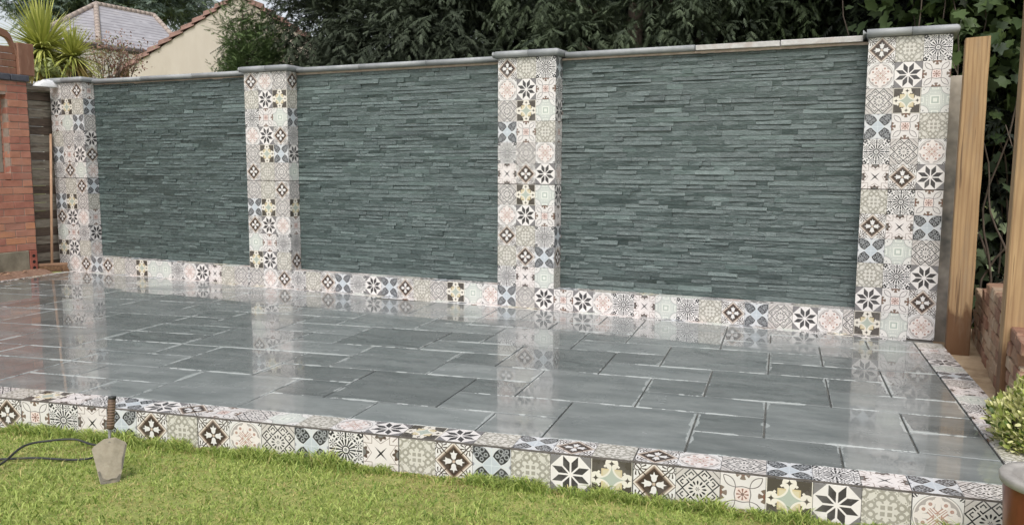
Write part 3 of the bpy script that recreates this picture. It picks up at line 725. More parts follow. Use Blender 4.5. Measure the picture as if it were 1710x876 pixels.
gl, gnt, gp = newmat('dark_window_glass'); gp.inputs['Base Color'].default_value = (.02, .025, .03, 1); gp.inputs['Roughness'].default_value = .08
MB().box((XB-.165, -1.74, zo0+.07), (XB-.16, yo-.08, zo1-.075)).build('pane', gl, wn)
# loose clay debris ledge along the foot of the wall
db = MB(); ys = np.linspace(-2.6, ye+.08, 40)
for i in range(39):
    a = LX(ys[i])-.012; db.add([(XB+.002, ys[i], .05+rnd.uniform(0, .015)), (a, ys[i], .0), (LX(ys[i+1])-.012, ys[i+1], .0), (XB+.002, ys[i+1], .05+rnd.uniform(0, .015))], [(0, 1, 2, 3)])
tag(db.build('clay_soil', simple('clay_soil', lin(120, 92, 76), lin(150, 122, 104), 26, .9, .8, .02)), kind='structure')
for k in range(5):
    y = rnd.uniform(-1.0, -.5); x = rnd.uniform(XB+.03, LX(y)-.03); a = rnd.uniform(0, 3.1); l = rnd.uniform(.05, .13)
    tag(MB().tube([(x, y, .055), (x+l*.5*math.cos(a), y+l*.5*math.sin(a), .062), (x+l*math.cos(a), y+l*math.sin(a), .057)], .004, 5).build('twig', wood_h), 'short dry twig lying at the foot of the brick wall', 'twig', 'twigs at the foot of the brick wall')

# arched timber trellis panel standing on the brick wall
tw = simple('brown_stained_timber', lin(132, 94, 76), lin(146, 106, 86), 4, .7, .15, .003, (4, 4, 1), c3=lin(160, 124, 104), s3=3)
zc = zt+.08
pn = thing('arched_trellis', (XB-.1, -.6, zc), 'brown arched timber panel with horizontal slats on top of the brick wall', 'trellis')
py0 = onx(31, 100, XB)[1]; py1 = onx(57, 100, XB)[1]; pz = onx(45, 73, XB)[2]
MB().rbox((XB-.1, py0, zc), (XB, py1, pz), .006, jit=.001).build('post', tw, pn)
a0 = onx(27, 74, XB-.03); a1 = onx(0, 51, XB-.03)
arc = smooth([(XB-.05, py0+.0, a0[2]-.12), (XB-.05, py0-.04, a0[2]), tuple(a0*.5+a1*.5+np.array([-.02, 0, .03])), tuple(a1+np.array([-.02, 0, 0])), (XB-.05, a1[1]-.35, a1[2]+.1), (XB-.05, a1[1]-.9, a1[2]+.12)], 5)
mb = MB()
for i in range(len(arc)-1):
    p, q = arc[i], arc[i+1]
    mb.add([(XB-.09, p[1], p[2]-.05), (XB-.02, p[1], p[2]-.05), (XB-.02, p[1], p[2]+.03), (XB-.09, p[1], p[2]+.03), (XB-.09, q[1], q[2]-.05), (XB-.02, q[1], q[2]-.05), (XB-.02, q[1], q[2]+.03), (XB-.09, q[1], q[2]+.03)], [(0, 3, 7, 4), (1, 5, 6, 2), (3, 2, 6, 7), (0, 4, 5, 1)])
mb.build('arched_rail', tw, pn)
for k in range(6):
    z = zc+.005+k*.083
    yR = py0-.004
    if z > a0[2]-.1: yR = py0-.10-(z-a0[2]+.1)*1.5
    MB().rbox((XB-.075, a1[1]-1.2, z), (XB-.045, yR, z+.079), .004, jit=.0008, mat=None).build('slat', tw, pn)

# weathered board fence between brick wall and feature wall
fwood = simple('weathered_board', lin(132, 124, 112), lin(158, 150, 136), 6, .85, .4, .006, (10, 2, 14), c3=lin(96, 82, 70), s3=1.4)
fdark = simple('wet_board', lin(84, 70, 60), lin(104, 90, 78), 6, .7, .4, .006, (10, 2, 14), c3=lin(60, 48, 42), s3=1.6)
bf = thing('board_fence', (-.1, .1, 0), 'weathered grey horizontal board fence behind the broom', 'fence')
MB().rbox((-.13, -.375, -.1), (-.005, -.30, 2.40), .006).build('post', simple('grey_post', lin(104, 92, 82), lin(124, 112, 100), 8, .85, .3), bf)
z = .02
while z < 2.3:
    hb = .104; MB().rbox((-.11, -.30, z), (-.055+rnd.uniform(-.006, .006), .9, z+hb), .005, jit=.001).build('board', fwood if rnd.random() < .75 else fdark, bf); z += .108
MB().rbox((-.13, -.4, 2.30), (-.0, .15, 2.345), .006).build('cap_rail', fwood, bf)
wb = MB(); wp = ony(78, 131, -.12)
nv = 14
for i in range(7):
    for k in range(nv):
        a = 2*math.pi*k/nv; e = math.pi/2*i/6; rr = (1+.12*math.sin(3*a+i)+rnd.uniform(-.05, .05))
        wb.v.append((wp[0]+.06*math.cos(a)*math.cos(e)*rr, wp[1]+.17*math.sin(a)*math.cos(e)*rr, 2.346+.085*math.sin(e)*rr))
for i in range(6):
    for k in range(nv): wb.f.append([i*nv+k, i*nv+(k+1) % nv, (i+1)*nv+(k+1) % nv, (i+1)*nv+k]); wb.m.append(0); wb.sm.append(True)
tag(wb.build('plastic_bag', simple('white_plastic', lin(222, 224, 226), lin(236, 236, 236), 8, .4, .6, .02)), 'crumpled white plastic bag on top of the board fence', 'bag')

# ------------------------------------------------------------------ right side: path, posts, low brick wall, pots
pm = simple('sandy_concrete_path', lin(176, 152, 122), lin(200, 178, 148), 6, .85, .5, .01, c3=lin(132, 106, 82), s3=2.2)
pt = MB(); pt.add([(10.28, -3.45, -.05), (11.6, -3.45, -.05), (11.6, 1.0, -.05), (10.28, 1.0, -.05)], [(0, 1, 2, 3)]); pt.box((10.29, -3.45, -.3), (11.6, -3.44, -.0505))
tag(pt.build('path', pm), kind='structure')
def postmat():
    m, nt, p = newmat('sawn_softwood'); X.nt = nt
    v = coords(nt, 'Object', (9, 9, .7)); n1 = noise(nt, v, 3, 6, .6); wv = N(nt, 'ShaderNodeTexWave'); wv.bands_direction = 'X'; wv.inputs['Scale'].default_value = 1.2; wv.inputs['Distortion'].default_value = 6; wv.inputs['Detail'].default_value = 3
    nt.links.new(v, wv.inputs[0])
    c = mixc(nt, lin(152, 122, 88), lin(176, 145, 106), ramp(nt, n1, .35, .65)); c = mixc(nt, c, lin(124, 92, 62), ramp(nt, wv.outputs[0], .5, 1, 0, .4))
    vo = N(nt, 'ShaderNodeTexVoronoi'); vo.inputs['Scale'].default_value = 1.9; nt.links.new(coords(nt, 'Object', (2, 2, 1)), vo.inputs[0]); c = mixc(nt, c, lin(112, 76, 44), ramp(nt, vo.outputs['Distance'], .085, .03))
    # damp foot soaked up from the ground, wavering line
    tc = N(nt, 'ShaderNodeNewGeometry'); sp = N(nt, 'ShaderNodeSeparateXYZ'); nt.links.new(tc.outputs['Position'], sp.inputs[0])
    hgt = X(sp.outputs[2])+(X(noise(nt, coords(nt, 'Object', (6, 6, 2)), 2.5, 4, .6))-.5)*.35
    c = mixc(nt, c, lin(104, 74, 48), ramp(nt, hgt.v, .33, .25)); c = mixc(nt, c, lin(134, 120, 102), ramp(nt, noise(nt, coords(nt, 'Object', (5, 5, .8)), 1.6, 5, .7), .5, .7, 0, .55))
    sc_ = X(noise(nt, coords(nt, 'Object', (26, 26, .6)), 2.2, 3, .5)); c = mixc(nt, c, lin(84, 60, 40), ramp(nt, sc_.v, .63, .67, 0, .7))
    nt.links.new(c, p.inputs['Base Color']); p.inputs['Roughness'].default_value = .7; bump(nt, p, n1, .35, .005); return m
pw = postmat()
def post(x0, x1, y0, y1, z0, z1, label):
    mb = MB(); nz = 14; V = []; F = []
    c = .006
    ring_ = lambda x0, x1, y0, y1: [(x0+c, y0), (x1-c, y0), (x1, y0+c), (x1, y1-c), (x1-c, y1), (x0+c, y1), (x0, y1-c), (x0, y0+c)]
    for i in range(nz+1):
        z = z0+(z1-z0)*i/nz; j = lambda: rnd.gauss(0, .0009)
        V += [(x+j(), y+j(), z+(0 if i < nz else (x-x0)*.05)) for x, y in ring_(x0, x1, y0, y1)]
    for i in range(nz):
        for k in range(8): F.append((i*8+k, i*8+(k+1) % 8, (i+1)*8+(k+1) % 8, (i+1)*8+k))
    F += [[nz*8+k for k in range(8)], [k for k in range(8)][::-1]]
    o = mb.add(V, F).build('timber_post', pw); return tag(o, label, 'post', 'timber posts on the right')
post(10.372, 10.535, -.25, -.10, -.05, 2.325, 'upright sawn timber post beside the end tile pillar')
post(10.58, 10.76, -1.78, -1.60, -.05, 2.75, 'taller sawn timber post behind the variegated bush')
lw = thing('low_brick_wall', (10.68, -.4, -.05), 'low unfinished wall of worn old bricks between the timber posts', 'garden wall'); lw['kind'] = 'thing'
lbm = [simple('old_brick_%d' % k, lin(*a), lin(*c), 10, .85, .6, .008, c3=lin(*d), s3=3) for k, (a, c, d) in enumerate([((138, 106, 84), (160, 126, 102), (178, 154, 130)), ((124, 88, 70), (146, 108, 88), (168, 142, 120)), ((152, 126, 102), (172, 146, 122), (186, 168, 146))])]
MB().box((10.625, -2.2, -.08), (10.78, .6, .30)).build('mortar_core', simple('sandy_mortar', lin(166, 146, 122), lin(188, 170, 146), 20, .9, .5, .01), lw)
for r_ in range(7):
    z = -.05+r_*.086; y = .6-(.13 if r_ % 2 else 0); ymax = {5: .16, 6: -.35}.get(r_, .6)
    ymin = -2.1
    while y > ymin:
        y2 = y-.25
        if y <= ymax and not (r_ == 6 and y < -1.2):
            MB().rbox((10.61+rnd.uniform(-.006, .006), y2+.012, z), (10.72, y, z+.075), .008, jit=.003).build('brick', rnd.choice(lbm), lw)
        y = y2
# pots
pc = np.array([10.545, -3.83]); zr = .245
pot = thing('plant_pot', (pc[0], pc[1], GZ), 'brown glazed round plant pot with pale grey rim on the lawn', 'pot')
terra, tnt, tp_ = newmat('brown_glaze'); v = coords(tnt, 'Object', (1, 1, .4)); nn_ = noise(tnt, v, 9, 5, .6)
tnt.links.new(mixc(tnt, lin(92, 46, 30), lin(132, 72, 48), ramp(tnt, nn_, .35, .65)), tp_.inputs['Base Color']); tp_.inputs['Roughness'].default_value = .28
MB().lathe([(.10, 0), (.115, .01), (.145, .2), (.155, .36), (.158, zr-GZ-.035)], (pc[0], pc[1], GZ), 48).build('body', terra, pot)
MB().lathe([(.155, zr-GZ-.04), (.168, zr-GZ-.032), (.172, zr-GZ-.008), (.167, zr-GZ), (.134, zr-GZ+.001), (.128, zr-GZ-.008), (.124, zr-GZ-.10), (.105, zr-GZ-.26)], (pc[0], pc[1], GZ), 48).build('rim', simple('grey_rim', lin(150, 146, 142), lin(172, 168, 162), 16, .6, .2), pot)
MB().lathe([(.119, zr-GZ-.17), (.09, zr-GZ-.16), (.0, zr-GZ-.155)], (pc[0], pc[1], GZ), 32).build('soil', simple('potting_soil', lin(48, 38, 30), lin(70, 56, 44), 40, .95, 1, .02), pot)

# ------------------------------------------------------------------ foliage
def rotmats(d, roll):
    """frames whose local Y follows d"""
    d = d/np.linalg.norm(d, axis=1, keepdims=True); ref = np.where(np.abs(d[:, 2:3]) > .92, np.array([[1., 0, 0]]), np.array([[0, 0, 1.]]))
    a = np.cross(d, ref); a /= np.linalg.norm(a, axis=1, keepdims=True); b_ = np.cross(a, d)
    c, s = np.cos(roll)[:, None], np.sin(roll)[:, None]; a2 = a*c+b_*s; b2 = -a*s+b_*c
    return np.stack([a2, d, b2], 2)
def leaves(name, tv, tf, P, D, S, C, mat, parent=None, roll=None, g_=None):
    g_ = g_ or rng; n = len(P); tv = np.array(tv, float); tf = np.array(tf)
    M = rotmats(D, g_.normal(0, .5, n) if roll is None else roll)
    V = np.einsum('nij,kj->nki', M, tv)*np.asarray(S).reshape(-1, 1, 1)+P[:, None, :]
    F = (tf[None]+(np.arange(n)*len(tv))[:, None, None]).reshape(-1, tf.shape[1])
    return npmesh(name, V.reshape(-1, 3), F, mat, parent, np.repeat(C, len(tv), 0))
def spray(nside=6, width=.32, curl=-.18, nw=.05):
    """flat conifer spray along +Y, triangles"""
    V = []; F = []
    def blade(p, q, w_):
        p = np.array(p); q = np.array(q); t = q-p; s = np.array([-t[1], t[0], 0]); s = s/np.linalg.norm(s)*w_; b = len(V)
        V.extend([p-s, p+s, q]); F.append((b, b+1, b+2))
    blade((0, 0, 0), (0, 1, curl), nw*.7)
    for k in range(nside):
        y = .1+.8*k/nside; w_ = width*(1-.65*k/nside)*(.7 if k == 0 else 1)
        for sg in (-1, 1): blade((0, y, curl*y*y), (sg*w_, y+.22, curl*y*y-.1), nw)
    return V, F
leaf_m = leafmat('conifer_leaf', .6, .25, .12); broad_m = leafmat('broad_leaf', .45, .35, .2)
bark = simple('bark', lin(70, 60, 52), lin(96, 84, 74), 10, .9, .6, .02, (3, 3, 1))
def lobes_points(lobes, per, g_, shell=.55):
    P = []; D = []; K = []
    for (c, rx, ry, rz), m_ in zip(lobes, per):
        u = g_.normal(0, 1, (m_, 3)); u /= np.linalg.norm(u, axis=1, keepdims=True); rr = shell+(1-shell)*g_.random(m_)**.6
        P.append(np.array(c)+u*np.array([rx, ry, rz])*rr[:, None]); D.append(u); K.append(np.full(m_, g_.random()))
    return np.concatenate(P), np.concatenate(D), np.concatenate(K)
def conifer(name, label, base, top, lobes, dens, size, cols, droop=.55, seed=3, trunk_r=.18, group=None, core=True, limbs=10):
    g_ = np.random.default_rng(seed); t = thing(name, base, label, 'tree', group)
    mb = MB(); mb.tube([base, tuple(np.array(base)*.5+np.array(top)*.5+g_.normal(0, .1, 3)), top], [trunk_r, trunk_r*.7, trunk_r*.15], 10)
    for k in range(limbs):
        c = np.array(lobes[int(g_.integers(len(lobes)))][0]); s = np.array(base)+(np.array(top)-np.array(base))*np.clip((c[2]-base[2])/(top[2]-base[2])-.12, .1, .95)
        mid = (s+c)/2+np.array([0, 0, .12]); mb.tube([tuple(s), tuple(mid), tuple(c)], [trunk_r*.3, trunk_r*.18, trunk_r*.06], 6)
    mb.build('trunk', bark, t)
    per = [int(dens*(l[1]*l[3]+l[1]*l[2]+l[2]*l[3])) for l in lobes]
    P, D, K = lobes_points(lobes, per, g_)
    d = D*.9+g_.normal(0, .3, D.shape); d[:, 2] -= droop*.6; d /= np.linalg.norm(d, axis=1, keepdims=True)
    ln = g_.uniform(.7, 1.3, len(P))*size*2.2; up = np.array([0, 0, 1.])
    QP = []; QD = []; QS = []; QK = []
    for j in range(6):              # a drooping finger of sprays
        f = (j+.5)/6; pos = P+d*(ln*f)[:, None]-up*(ln*f*f*droop*.9)[:, None]; tang = d-up*(2*f*droop*.9)
        for sg in ((-1, 1) if j < 5 else (0,)):
            sd_ = np.cross(tang, up); sd_ /= np.linalg.norm(sd_, axis=1, keepdims=True)+1e-6
            QP.append(pos); QD.append(tang*.8+sd_*sg*.75+g_.normal(0, .25, d.shape)); QS.append(ln*(.42-.18*f)*g_.uniform(.8, 1.25, len(P))); QK.append(K*.5+f*.3+g_.normal(.05, .15, len(P)))
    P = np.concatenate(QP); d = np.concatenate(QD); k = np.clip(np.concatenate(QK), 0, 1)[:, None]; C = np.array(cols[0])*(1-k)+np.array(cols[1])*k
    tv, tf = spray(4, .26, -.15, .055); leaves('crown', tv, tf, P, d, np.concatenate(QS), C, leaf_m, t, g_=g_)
    return t
def mk_lobes(g_, n, box, rr):
    L = []
    for _ in range(n):
        c = [g_.uniform(*box[i]) for i in range(3)]; r_ = g_.uniform(*rr); L.append((c, r_*g_.uniform(.9, 1.4), r_*g_.uniform(.8, 1.1), r_*g_.uniform(.6, .9)))
    return L
YG = (lin(44, 51, 42), lin(88, 98, 78))
def yew(name, label, cx, y, w_, z0, z1, seed, cols=YG, size=.17, dens=150, n=34, depth=1.3, rr=(.42, .75)):
    g_ = np.random.default_rng(seed)
    L = mk_lobes(g_, n, ((cx-w_/2, cx+w_/2), (y-.3, y+depth), (z0, z1)), rr)
    return conifer(name, label, (cx, y+depth*.6, GZ), (cx, y+depth*.6, z1+.4), L, dens, size, cols, seed=seed, limbs=16)
yew('yew_tree', 'dense dark yew tree with drooping sprays overhanging the middle slate panel', 3.45, 2.3, 3.9, 1.7, 5.4, 21, n=54)
yew('yew_tree', 'dark yew tree behind the third tile pillar with gaps of black shade', 6.9, 2.6, 3.2, 1.8, 5.2, 22, cols=(lin(40, 50, 42), lin(98, 110, 84)), n=24, rr=(.38, .62))
yew('yew_tree', 'shaded yew tree with bare twigs behind the pale coping slabs', 9.2, 3.3, 2.8, 1.8, 5.2, 23, cols=(lin(36, 46, 38), lin(78, 92, 62)), n=15, rr=(.35, .6))
# young brighter yew in front of the cream gable
g_ = np.random.default_rng(31); yc = ony(402, 78, 1.7)
L = [((yc[0]+g_.normal(0, .15)*(1.2-.5*k/9), yc[1]+g_.normal(0, .12), yc[2]-.55+.11*k), .27-.016*k, .26-.016*k, .18) for k in range(10)]
L += [((yc[0]+g_.uniform(-.1, .3), yc[1]+.1, yc[2]-.5+g_.uniform(0, .5)), .3, .3, .22) for _ in range(4)]
t = conifer('yew_bush', 'young upright yew bush with brighter green tips against the cream gable', (yc[0], yc[1], GZ), (yc[0]+.05, yc[1], yc[2]+.5), L, 300, .11, (lin(70, 90, 58), lin(126, 146, 94)), droop=-.35, seed=33, trunk_r=.06)
t['category'] = 'bush'
# conifers far behind close the view between the yews
def backing(name, label, x0, x1, y, z1, seed, cols):
    g_ = np.random.default_rng(seed); L = mk_lobes(g_, 60, ((x0, x1), (y, y+1.2), (.3, z1)), (.7, 1.1))
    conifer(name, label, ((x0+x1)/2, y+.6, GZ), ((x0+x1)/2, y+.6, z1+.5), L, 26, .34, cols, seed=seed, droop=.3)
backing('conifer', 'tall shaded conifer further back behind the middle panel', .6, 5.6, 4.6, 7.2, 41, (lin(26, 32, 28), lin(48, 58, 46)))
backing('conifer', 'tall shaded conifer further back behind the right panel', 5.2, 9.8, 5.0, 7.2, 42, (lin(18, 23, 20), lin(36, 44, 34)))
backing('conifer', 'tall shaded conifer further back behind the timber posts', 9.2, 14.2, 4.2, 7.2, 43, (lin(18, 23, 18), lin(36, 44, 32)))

# broad-leaved climber at the right end
LEAF = ([(0, 0, 0), (.20, -.06, .03), (.46, .10, .06), (.34, .34, .03), (.50, .62, .05), (.2, .66, .01), (0, 1.0, -.06), (-.2, .66, .01), (-.50, .62, .05), (-.34, .34, .03), (-.46, .10, .06), (-.2, -.06, .03), (0, .4, -.03)],
        [(i, i+1, 12) for i in range(11)]+[(11, 0, 12)])
def climber(name, label, box, n, cols, size, seed, nst=14, pale=0.):
    g_ = np.random.default_rng(seed); t = thing(name, ((box[0][0]+box[0][1])/2, (box[1][0]+box[1][1])/2, GZ), label, 'shrub')
    mb = MB(); cl = []
    for k in range(nst):
        x, y = g_.uniform(*box[0]), g_.uniform(*box[1]); p = [np.array([x, y, GZ])]; zt_ = g_.uniform(box[2][0]+.5*(box[2][1]-box[2][0]), box[2][1])
        for q in range(6): p.append(p[-1]+np.array([g_.normal(0, .16), g_.normal(-.02, .1), (zt_-GZ)/6]))
        mb.tube(smooth([tuple(a) for a in p], 3), list(np.linspace(.012, .004, 19)), 5)
        cl += p[1:]
    mb.build('stems', bark, t)
    cl = np.array(cl); m_ = 70; cent = np.c_[g_.uniform(*box[0], m_), g_.uniform(*box[1], m_), g_.uniform(*box[2], m_)]
    idx = g_.integers(m_, size=n); P = cent[idx]+g_.normal(0, .19, (n, 3)); keep = P[:, 1] > .55; P = P[keep]; idx = idx[keep]; n = len(P)
    D = np.c_[g_.normal(0, .7, n), g_.normal(-.35, .5, n), g_.normal(-.55, .4, n)]
    k = np.clip(g_.random(m_)[idx]*.7+g_.normal(.12, .2, n), 0, 1)[:, None]; C = np.array(cols[0])*(1-k)+np.array(cols[1])*k
    if pale: C = np.where((g_.random(n) < pale)[:, None], np.array(lin(150, 164, 128)), C)
    leaves('foliage', *LEAF, P, D, g_.uniform(.6, 1.25, n)*size, C, broad_m, t, roll=g_.normal(0, .7, n), g_=g_)
    return t
climber('climbing_shrub', 'leafy climbing shrub with lobed leaves behind the end tile pillar', ((9.7, 11.5), (.75, 1.5), (1.9, 3.9)), 2100, (lin(44, 60, 38), lin(96, 114, 70)), .135, 51)
climber('climbing_shrub', 'straggly lobed-leaf shrub in deep shade between the two timber posts', ((10.45, 12.3), (.8, 1.7), (.3, 2.6)), 620, (lin(48, 62, 44), lin(108, 124, 92)), .13, 52, pale=.1)
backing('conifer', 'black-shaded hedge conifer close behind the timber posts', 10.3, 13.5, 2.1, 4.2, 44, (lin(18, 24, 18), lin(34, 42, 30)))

# variegated bush beside the patio corner
g_ = np.random.default_rng(61); bc = np.array([10.71, -2.63, -.02]); t = thing('variegated_bush', (bc[0], bc[1], -.05), 'small round bush with cream-edged variegated leaves at the patio corner', 'bush')
mb = MB()
for k in range(14):
    a = g_.uniform(0, 6.28); e = bc+np.array([math.cos(a)*.18, math.sin(a)*.18, g_.uniform(.0, .24)]); mb.tube([(bc[0], bc[1], -.06), tuple((bc*.5+e*.5)+np.array([0, 0, -.04])), tuple(e)], [.006, .005, .003], 5)
mb.build('stems', bark, t)
n = 8000; u = g_.normal(0, 1, (n, 3)); u /= np.linalg.norm(u, axis=1, keepdims=True); lump = 1+.12*np.sin(u[:, 0]*7+1)*np.sin(u[:, 2]*6)+.1*np.sin(u[:, 1]*9)
P = bc+np.array([0, 0, .10])+u*(np.array([.235, .235, .245])*(lump*g_.uniform(.62, 1.04, n)**.7)[:, None]); P = P[P[:, 2] > -.04]; n = len(P); D = (P-bc)+g_.normal(0, .12, (n, 3)); D[:, 2] += .12
k = g_.random(n)[:, None]; C = np.where(k < .55, np.array(lin(232, 230, 172)), np.where(k < .88, np.array(lin(178, 190, 104)), np.array(lin(88, 112, 56))))*g_.uniform(.8, 1.1, (n, 1))
OV = ([(0, 0, 0), (.26, .3, .05), (.24, .7, .04), (0, 1, 0), (-.24, .7, .04), (-.26, .3, .05)], [(0, 1, 5), (1, 2, 5), (2, 4, 5), (2, 3, 4)])
leaves('foliage', *OV, P, D, g_.uniform(.026, .046, n), C, broad_m, t, g_=g_)

# cordyline palm
def cordyline(px, py, dist, rad, n, seed, label):
    g_ = np.random.default_rng(seed); c = far(px, py, dist); t = thing('cordyline_palm', (c[0], c[1], GZ), label, 'palm', 'cordyline palms behind the fence')
    MB().tube([(c[0], c[1], GZ), (c[0]+.05, c[1], c[2]*.6), (c[0], c[1], c[2])], [.1, .085, .07], 10).build('trunk', bark, t)
    V = []; F = []; C = []
    for i in range(n):
        a = g_.uniform(0, 2*np.pi); el = g_.uniform(-.9, 1.45); l = rad*g_.uniform(.75, 1.2); d = np.array([math.cos(a)*math.cos(el), math.sin(a)*math.cos(el), math.sin(el)]); s = np.cross(d, [0, 0, 1.]); s /= max(np.linalg.norm(s), 1e-6)
        w_ = l*.032; droop = g_.uniform(.12, .5)*l*(1-.5*max(el, 0)); col = np.array(lin(150, 160, 78))*(1-(k := g_.random()))+np.array(lin(208, 208, 124))*k
        if el < -.5: col = np.array(lin(150, 132, 84))
        b_ = len(V)
        for j in range(5):
            f = j/4; p = c+d*l*(.06+f*.94)+np.array([0, 0, -droop*f*f]); ww = w_*(.6+1.4*f if f < .35 else 1.1*(1-f)+.02)
            V += [p-s*ww, p+s*ww]; C += [col]*2
        for j in range(4): F.append((b_+2*j, b_+2*j+1, b_+2*j+3, b_+2*j+2))
    npmesh('crown', V, F, broad_m, t, np.array(C))
cordyline(72, 84, 14.5, .82, 620, 71, 'spiky green cordyline palm behind the board fence, the larger of the pair')
cordyline(122, 96, 14.2, .55, 330, 72, 'smaller spiky cordyline palm head beside the red-leaved shrub')
# red-leaved shrub
g_ = np.random.default_rng(75); c = far(178, 104, 15.5); t = thing('red_leaved_shrub', (c[0], c[1], GZ), 'open twiggy shrub with reddish brown leaves below the slate roof', 'shrub')
mb = MB(); tips = []
for k in range(34):
    e = c+np.array([g_.normal(0, .32), g_.normal(0, .25), g_.uniform(-.35, .38)]); m_ = np.array([c[0], c[1], 2.0])*.4+e*.6+g_.normal(0, .06, 3); mb.tube([(c[0], c[1], 1.2), tuple(m_), tuple(e)], [.014, .008, .003], 5); tips += [e, (m_+e)/2, m_*.3+e*.7]
mb.tube([(c[0], c[1], GZ), (c[0], c[1], 1.3)], [.05, .03], 8); mb.build('stems', bark, t)
tips = np.array(tips); n = 2400; P = tips[g_.integers(len(tips), size=n)]+g_.normal(0, .09, (n, 3)); k = g_.random(n)[:, None]
C = np.where(k < .6, np.array(lin(152, 118, 106)), np.where(k < .85, np.array(lin(146, 144, 104)), np.array(lin(178, 146, 130))))
leaves('foliage', *OV, P, g_.normal(0, 1, (n, 3)), g_.uniform(.03, .055, n), C, broad_m, t, g_=g_)
# low green shrub line beside the palm
g_ = np.random.default_rng(77); c = far(76, 118, 14); t = thing('hedge_shrub', (c[0], c[1], GZ), 'pale green leafy shrub at the foot of the palm trunk', 'shrub')
MB().tube([(c[0], c[1], GZ), tuple(c)], [.04, .02], 6).build('stem', bark, t)
n = 260; P = c+g_.normal(0, 1, (n, 3))*np.array([.16, .12, .06]); C = np.array(lin(158, 166, 116))*g_.uniform(.7, 1.15, (n, 1))
leaves('foliage', *OV, P, g_.normal(0, 1, (n, 3)), g_.uniform(.06, .1, n), C, broad_m, t, g_=g_)

# ------------------------------------------------------------------ cream gable house
gp0 = far(190, 118, 18.5); ga = R(24); e1 = np.array([math.cos(ga), math.sin(ga), 0]); gn = np.array([math.sin(ga), -math.cos(ga), 0])
G = lambda u, v: onp(u, v, gp0, gn)
vb = G(192, 120); vt = G(398, -14); run_ = float((vt-vb) @ e1); zr_ = vt[2]; ze = vb[2]
house = thing('gable_house', (vt[0], vt[1], GZ), 'cream rendered house gable with red clay verge tiles', 'house')
cream = simple('cream_render', lin(194, 184, 170), lin(204, 195, 182), 3, .9, .3, .01, (1, 1, .35), c3=lin(178, 168, 152), s3=1.3)
def gpnt(a, z, d=0.): p = vb+e1*a-gn*d; return (p[0], p[1], z)
wl = MB(); D_ = 6
a0, a1 = .28, 2*run_-.28; sl = (zr_-ze)/run_
V = [gpnt(a0, GZ), gpnt(a1, GZ), gpnt(a1, ze+sl*.28-.1), gpnt(run_, zr_-.1), gpnt(a0, ze+sl*.28-.1)]; V2 = [gpnt(a0, GZ, D_), gpnt(a1, GZ, D_), gpnt(a1, ze+sl*.28-.1, D_), gpnt(run_, zr_-.1, D_), gpnt(a0, ze+sl*.28-.1, D_)]
wl.add(V+V2, [(0, 1, 2, 3, 4), (9, 8, 7, 6, 5)]+[(i, i+5, (i+1) % 5+5, (i+1) % 5) for i in range(5)]); wl.build('wall', cream, house)
clay = simple('clay_roof_tile', lin(126, 98, 88), lin(150, 118, 106), 8, .8, .4, .006, c3=lin(104, 84, 76), s3=3)
rf = MB(); rf.add([gpnt(-.1, ze-.11, .12), gpnt(run_, zr_-.07, .12), gpnt(run_, zr_-.07, D_), gpnt(-.1, ze-.11, D_), gpnt(2*run_+.1, ze-.11, .12), gpnt(2*run_+.1, ze-.11, D_)], [(0, 1, 2, 3), (1, 4, 5, 2)])
roof = rf.build('roof', clay, house)
nt_ = 11
for side in (0, 1):
    for k in range(nt_):
        f0, f1 = k/nt_, (k+1.12)/nt_; x0, x1 = run_*f0-.02, run_*f1; z0, z1 = ze+(zr_-ze)*f0-.01, ze+(zr_-ze)*f1-.05
        if side: x0, x1 = 2*run_-x0, 2*run_-x1
        mb = MB(); V = []
        for aa, zz_, rr in ((x0, z0+.01, .052), (x1, z1+.0, .043)):
            for q in range(7): an = math.pi*q/6; V.append(gpnt(aa, zz_+rr*math.sin(an), .04-rr*1.1*math.cos(an)))
            V += [gpnt(aa, zz_-.06, -.045), gpnt(aa, zz_-.06, .12)]
        m_ = 9; mb.add(V, [(q, q+1, m_+q+1, m_+q) for q in range(6)]+[(0, m_, m_+7, 7), (6, 8, m_+8, m_+6)]+[[0, 7]+[8]+list(range(6, 0, -1))], 0, False); mb.build('verge_tile', clay, roof)
MB().tube([gpnt(-.12, ze-.13, .0), gpnt(-.12, ze-.13, D_)], .06, 8).build('gutter', simple('dark_gutter', lin(60, 54, 52), lin(78, 70, 66), 8, .5), house)

# ------------------------------------------------------------------ slate hipped-roof house
hA = far(160, 8, 33); hE = far(165, 73, 29); zA, zE = hA[2], hE[2]
hB = onz(257, 27, zA); hR = onz(318, 94, zE); hL = onz(52, 62, zE)
hh = thing('slate_roof_house', (hE[0], hE[1], GZ), 'white house with a grey slate hipped roof behind the palms', 'house')
def slates():
    m, nt, p = newmat('roof_slate'); X.nt = nt
    gv = N(nt, 'ShaderNodeNewGeometry').outputs['Position']; sp = N(nt, 'ShaderNodeSeparateXYZ'); nt.links.new(gv, sp.inputs[0])
    row_ = xfract(X(sp.outputs[2])*7.5); n1 = noise(nt, gv, 2.2, 6, .65)
    c = mixc(nt, lin(150, 148, 153), lin(176, 174, 178), ramp(nt, n1, .35, .65)); c = mixc(nt, c, lin(118, 114, 118), (row_ < .2) & (X(noise(nt, gv, 1.5, 2, .5)) > .38)); c = mixc(nt, c, lin(176, 168, 164), ramp(nt, noise(nt, gv, .8, 4, .6), .55, .7, 0, .5))
    nt.links.new(c, p.inputs['Base Color']); p.inputs['Roughness'].default_value = .65; bump(nt, p, row_.v, .4, .03); return m
sm_ = slates()
bk = hA+(hB-hA)*.0
hBk = hL+(hR-hE)
rf = MB().add([hA, hB, hR, hE, hL, hBk], [(0, 3, 2, 1), (0, 4, 3), (0, 1, 5, 4), (1, 2, 5)]).build('roof', sm_, hh)
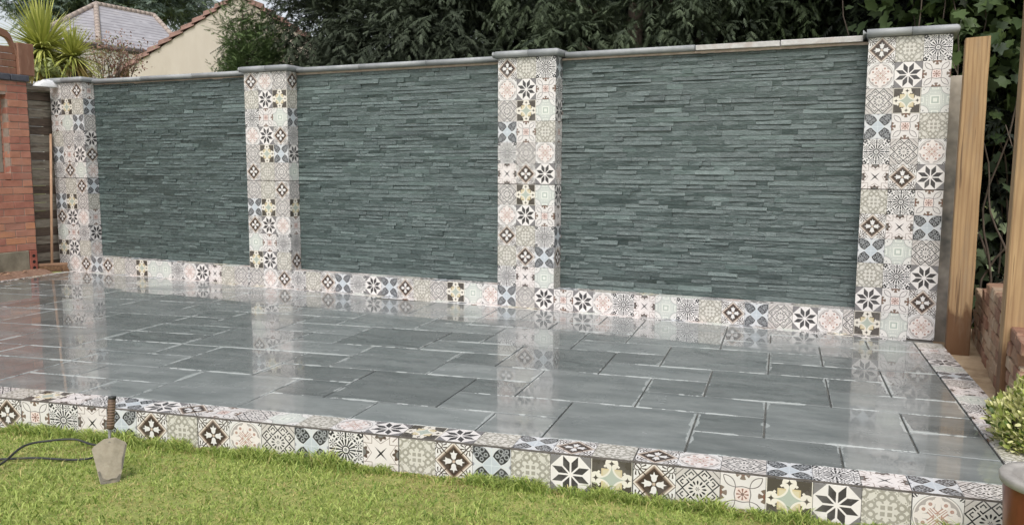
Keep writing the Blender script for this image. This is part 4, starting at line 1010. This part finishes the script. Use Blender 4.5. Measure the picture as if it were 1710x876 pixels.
rt_m = simple('ridge_clay', lin(158, 144, 134), lin(176, 162, 152), 6, .85, .3)
for a, c_ in ((hA, hE), (hA, hB), (hA, hL), (hB, hR)):
    nseg = 12
    for k in range(nseg):
        p, q = a+(c_-a)*k/nseg, a+(c_-a)*(k+.94)/nseg; MB().tube([tuple(p+np.array([0, 0, .03])), tuple(q+np.array([0, 0, .03]))], .085, 8).build('ridge_tile', rt_m, rf)
ww = simple('white_wall_paint', lin(214, 210, 204), lin(226, 222, 216), 3, .85, .2)
ins = lambda p: (hE+hR+hL+hBk)/4+(p-(hE+hR+hL+hBk)/4)*.95
q = [ins(p) for p in (hL, hE, hR, hBk)]
wl = MB().add([tuple(p[:2])+(GZ,) for p in q]+[tuple(p[:2])+(zE-.12,) for p in q], [(i, (i+1) % 4, 4+(i+1) % 4, 4+i) for i in range(4)]).build('wall', ww, hh)
for a, c_ in ((hL, hE), (hE, hR)): MB().tube([tuple(a-np.array([0, 0, .1])), tuple(c_-np.array([0, 0, .1]))], .09, 8).build('gutter', bpy.data.materials['dark_gutter'], hh)
glw = simple('window_dark', lin(60, 66, 74), lin(80, 86, 94), 2, .15)
for f in (.25, .6):
    p = q[1]+(q[2]-q[1])*f; d = (q[2]-q[1])/np.linalg.norm(q[2]-q[1]); nrm = np.array([d[1], -d[0], 0]); z1 = zE-.6
    M4 = Matrix(((d[0], nrm[0], 0, p[0]), (d[1], nrm[1], 0, p[1]), (0, 0, 1, z1-1.2), (0, 0, 0, 1)))
    wf = MB().box((0, -.02, 0), (1.3, .05, 1.1), mat=M4).build('window', ww, hh); MB().box((.07, .03, .07), (1.23, .06, 1.03), mat=M4).build('pane', glw, wf)

# cedar beyond the slate roof
g_ = np.random.default_rng(81); cbp = far(175, 30, 47); L = []
for k in range(70):
    p = far(g_.uniform(55, 330), g_.uniform(-60, 26), g_.uniform(44, 50)); L.append((p, g_.uniform(1.0, 1.9), g_.uniform(.8, 1.4), g_.uniform(.14, .26)))
for px, py in ((62, 14), (80, 24), (100, 8), (130, 18), (250, 20), (285, 30), (310, 22)):
    L.append((far(px, py, 46), 1.2, 1., .2))
t = conifer('cedar_tree', 'spreading grey-green cedar tree beyond the slate roof', (cbp[0], cbp[1], GZ), (cbp[0], cbp[1], 11.5), L, 14, .5, (lin(78, 92, 84), lin(126, 140, 126)), droop=.1, seed=82, trunk_r=.35, limbs=30)
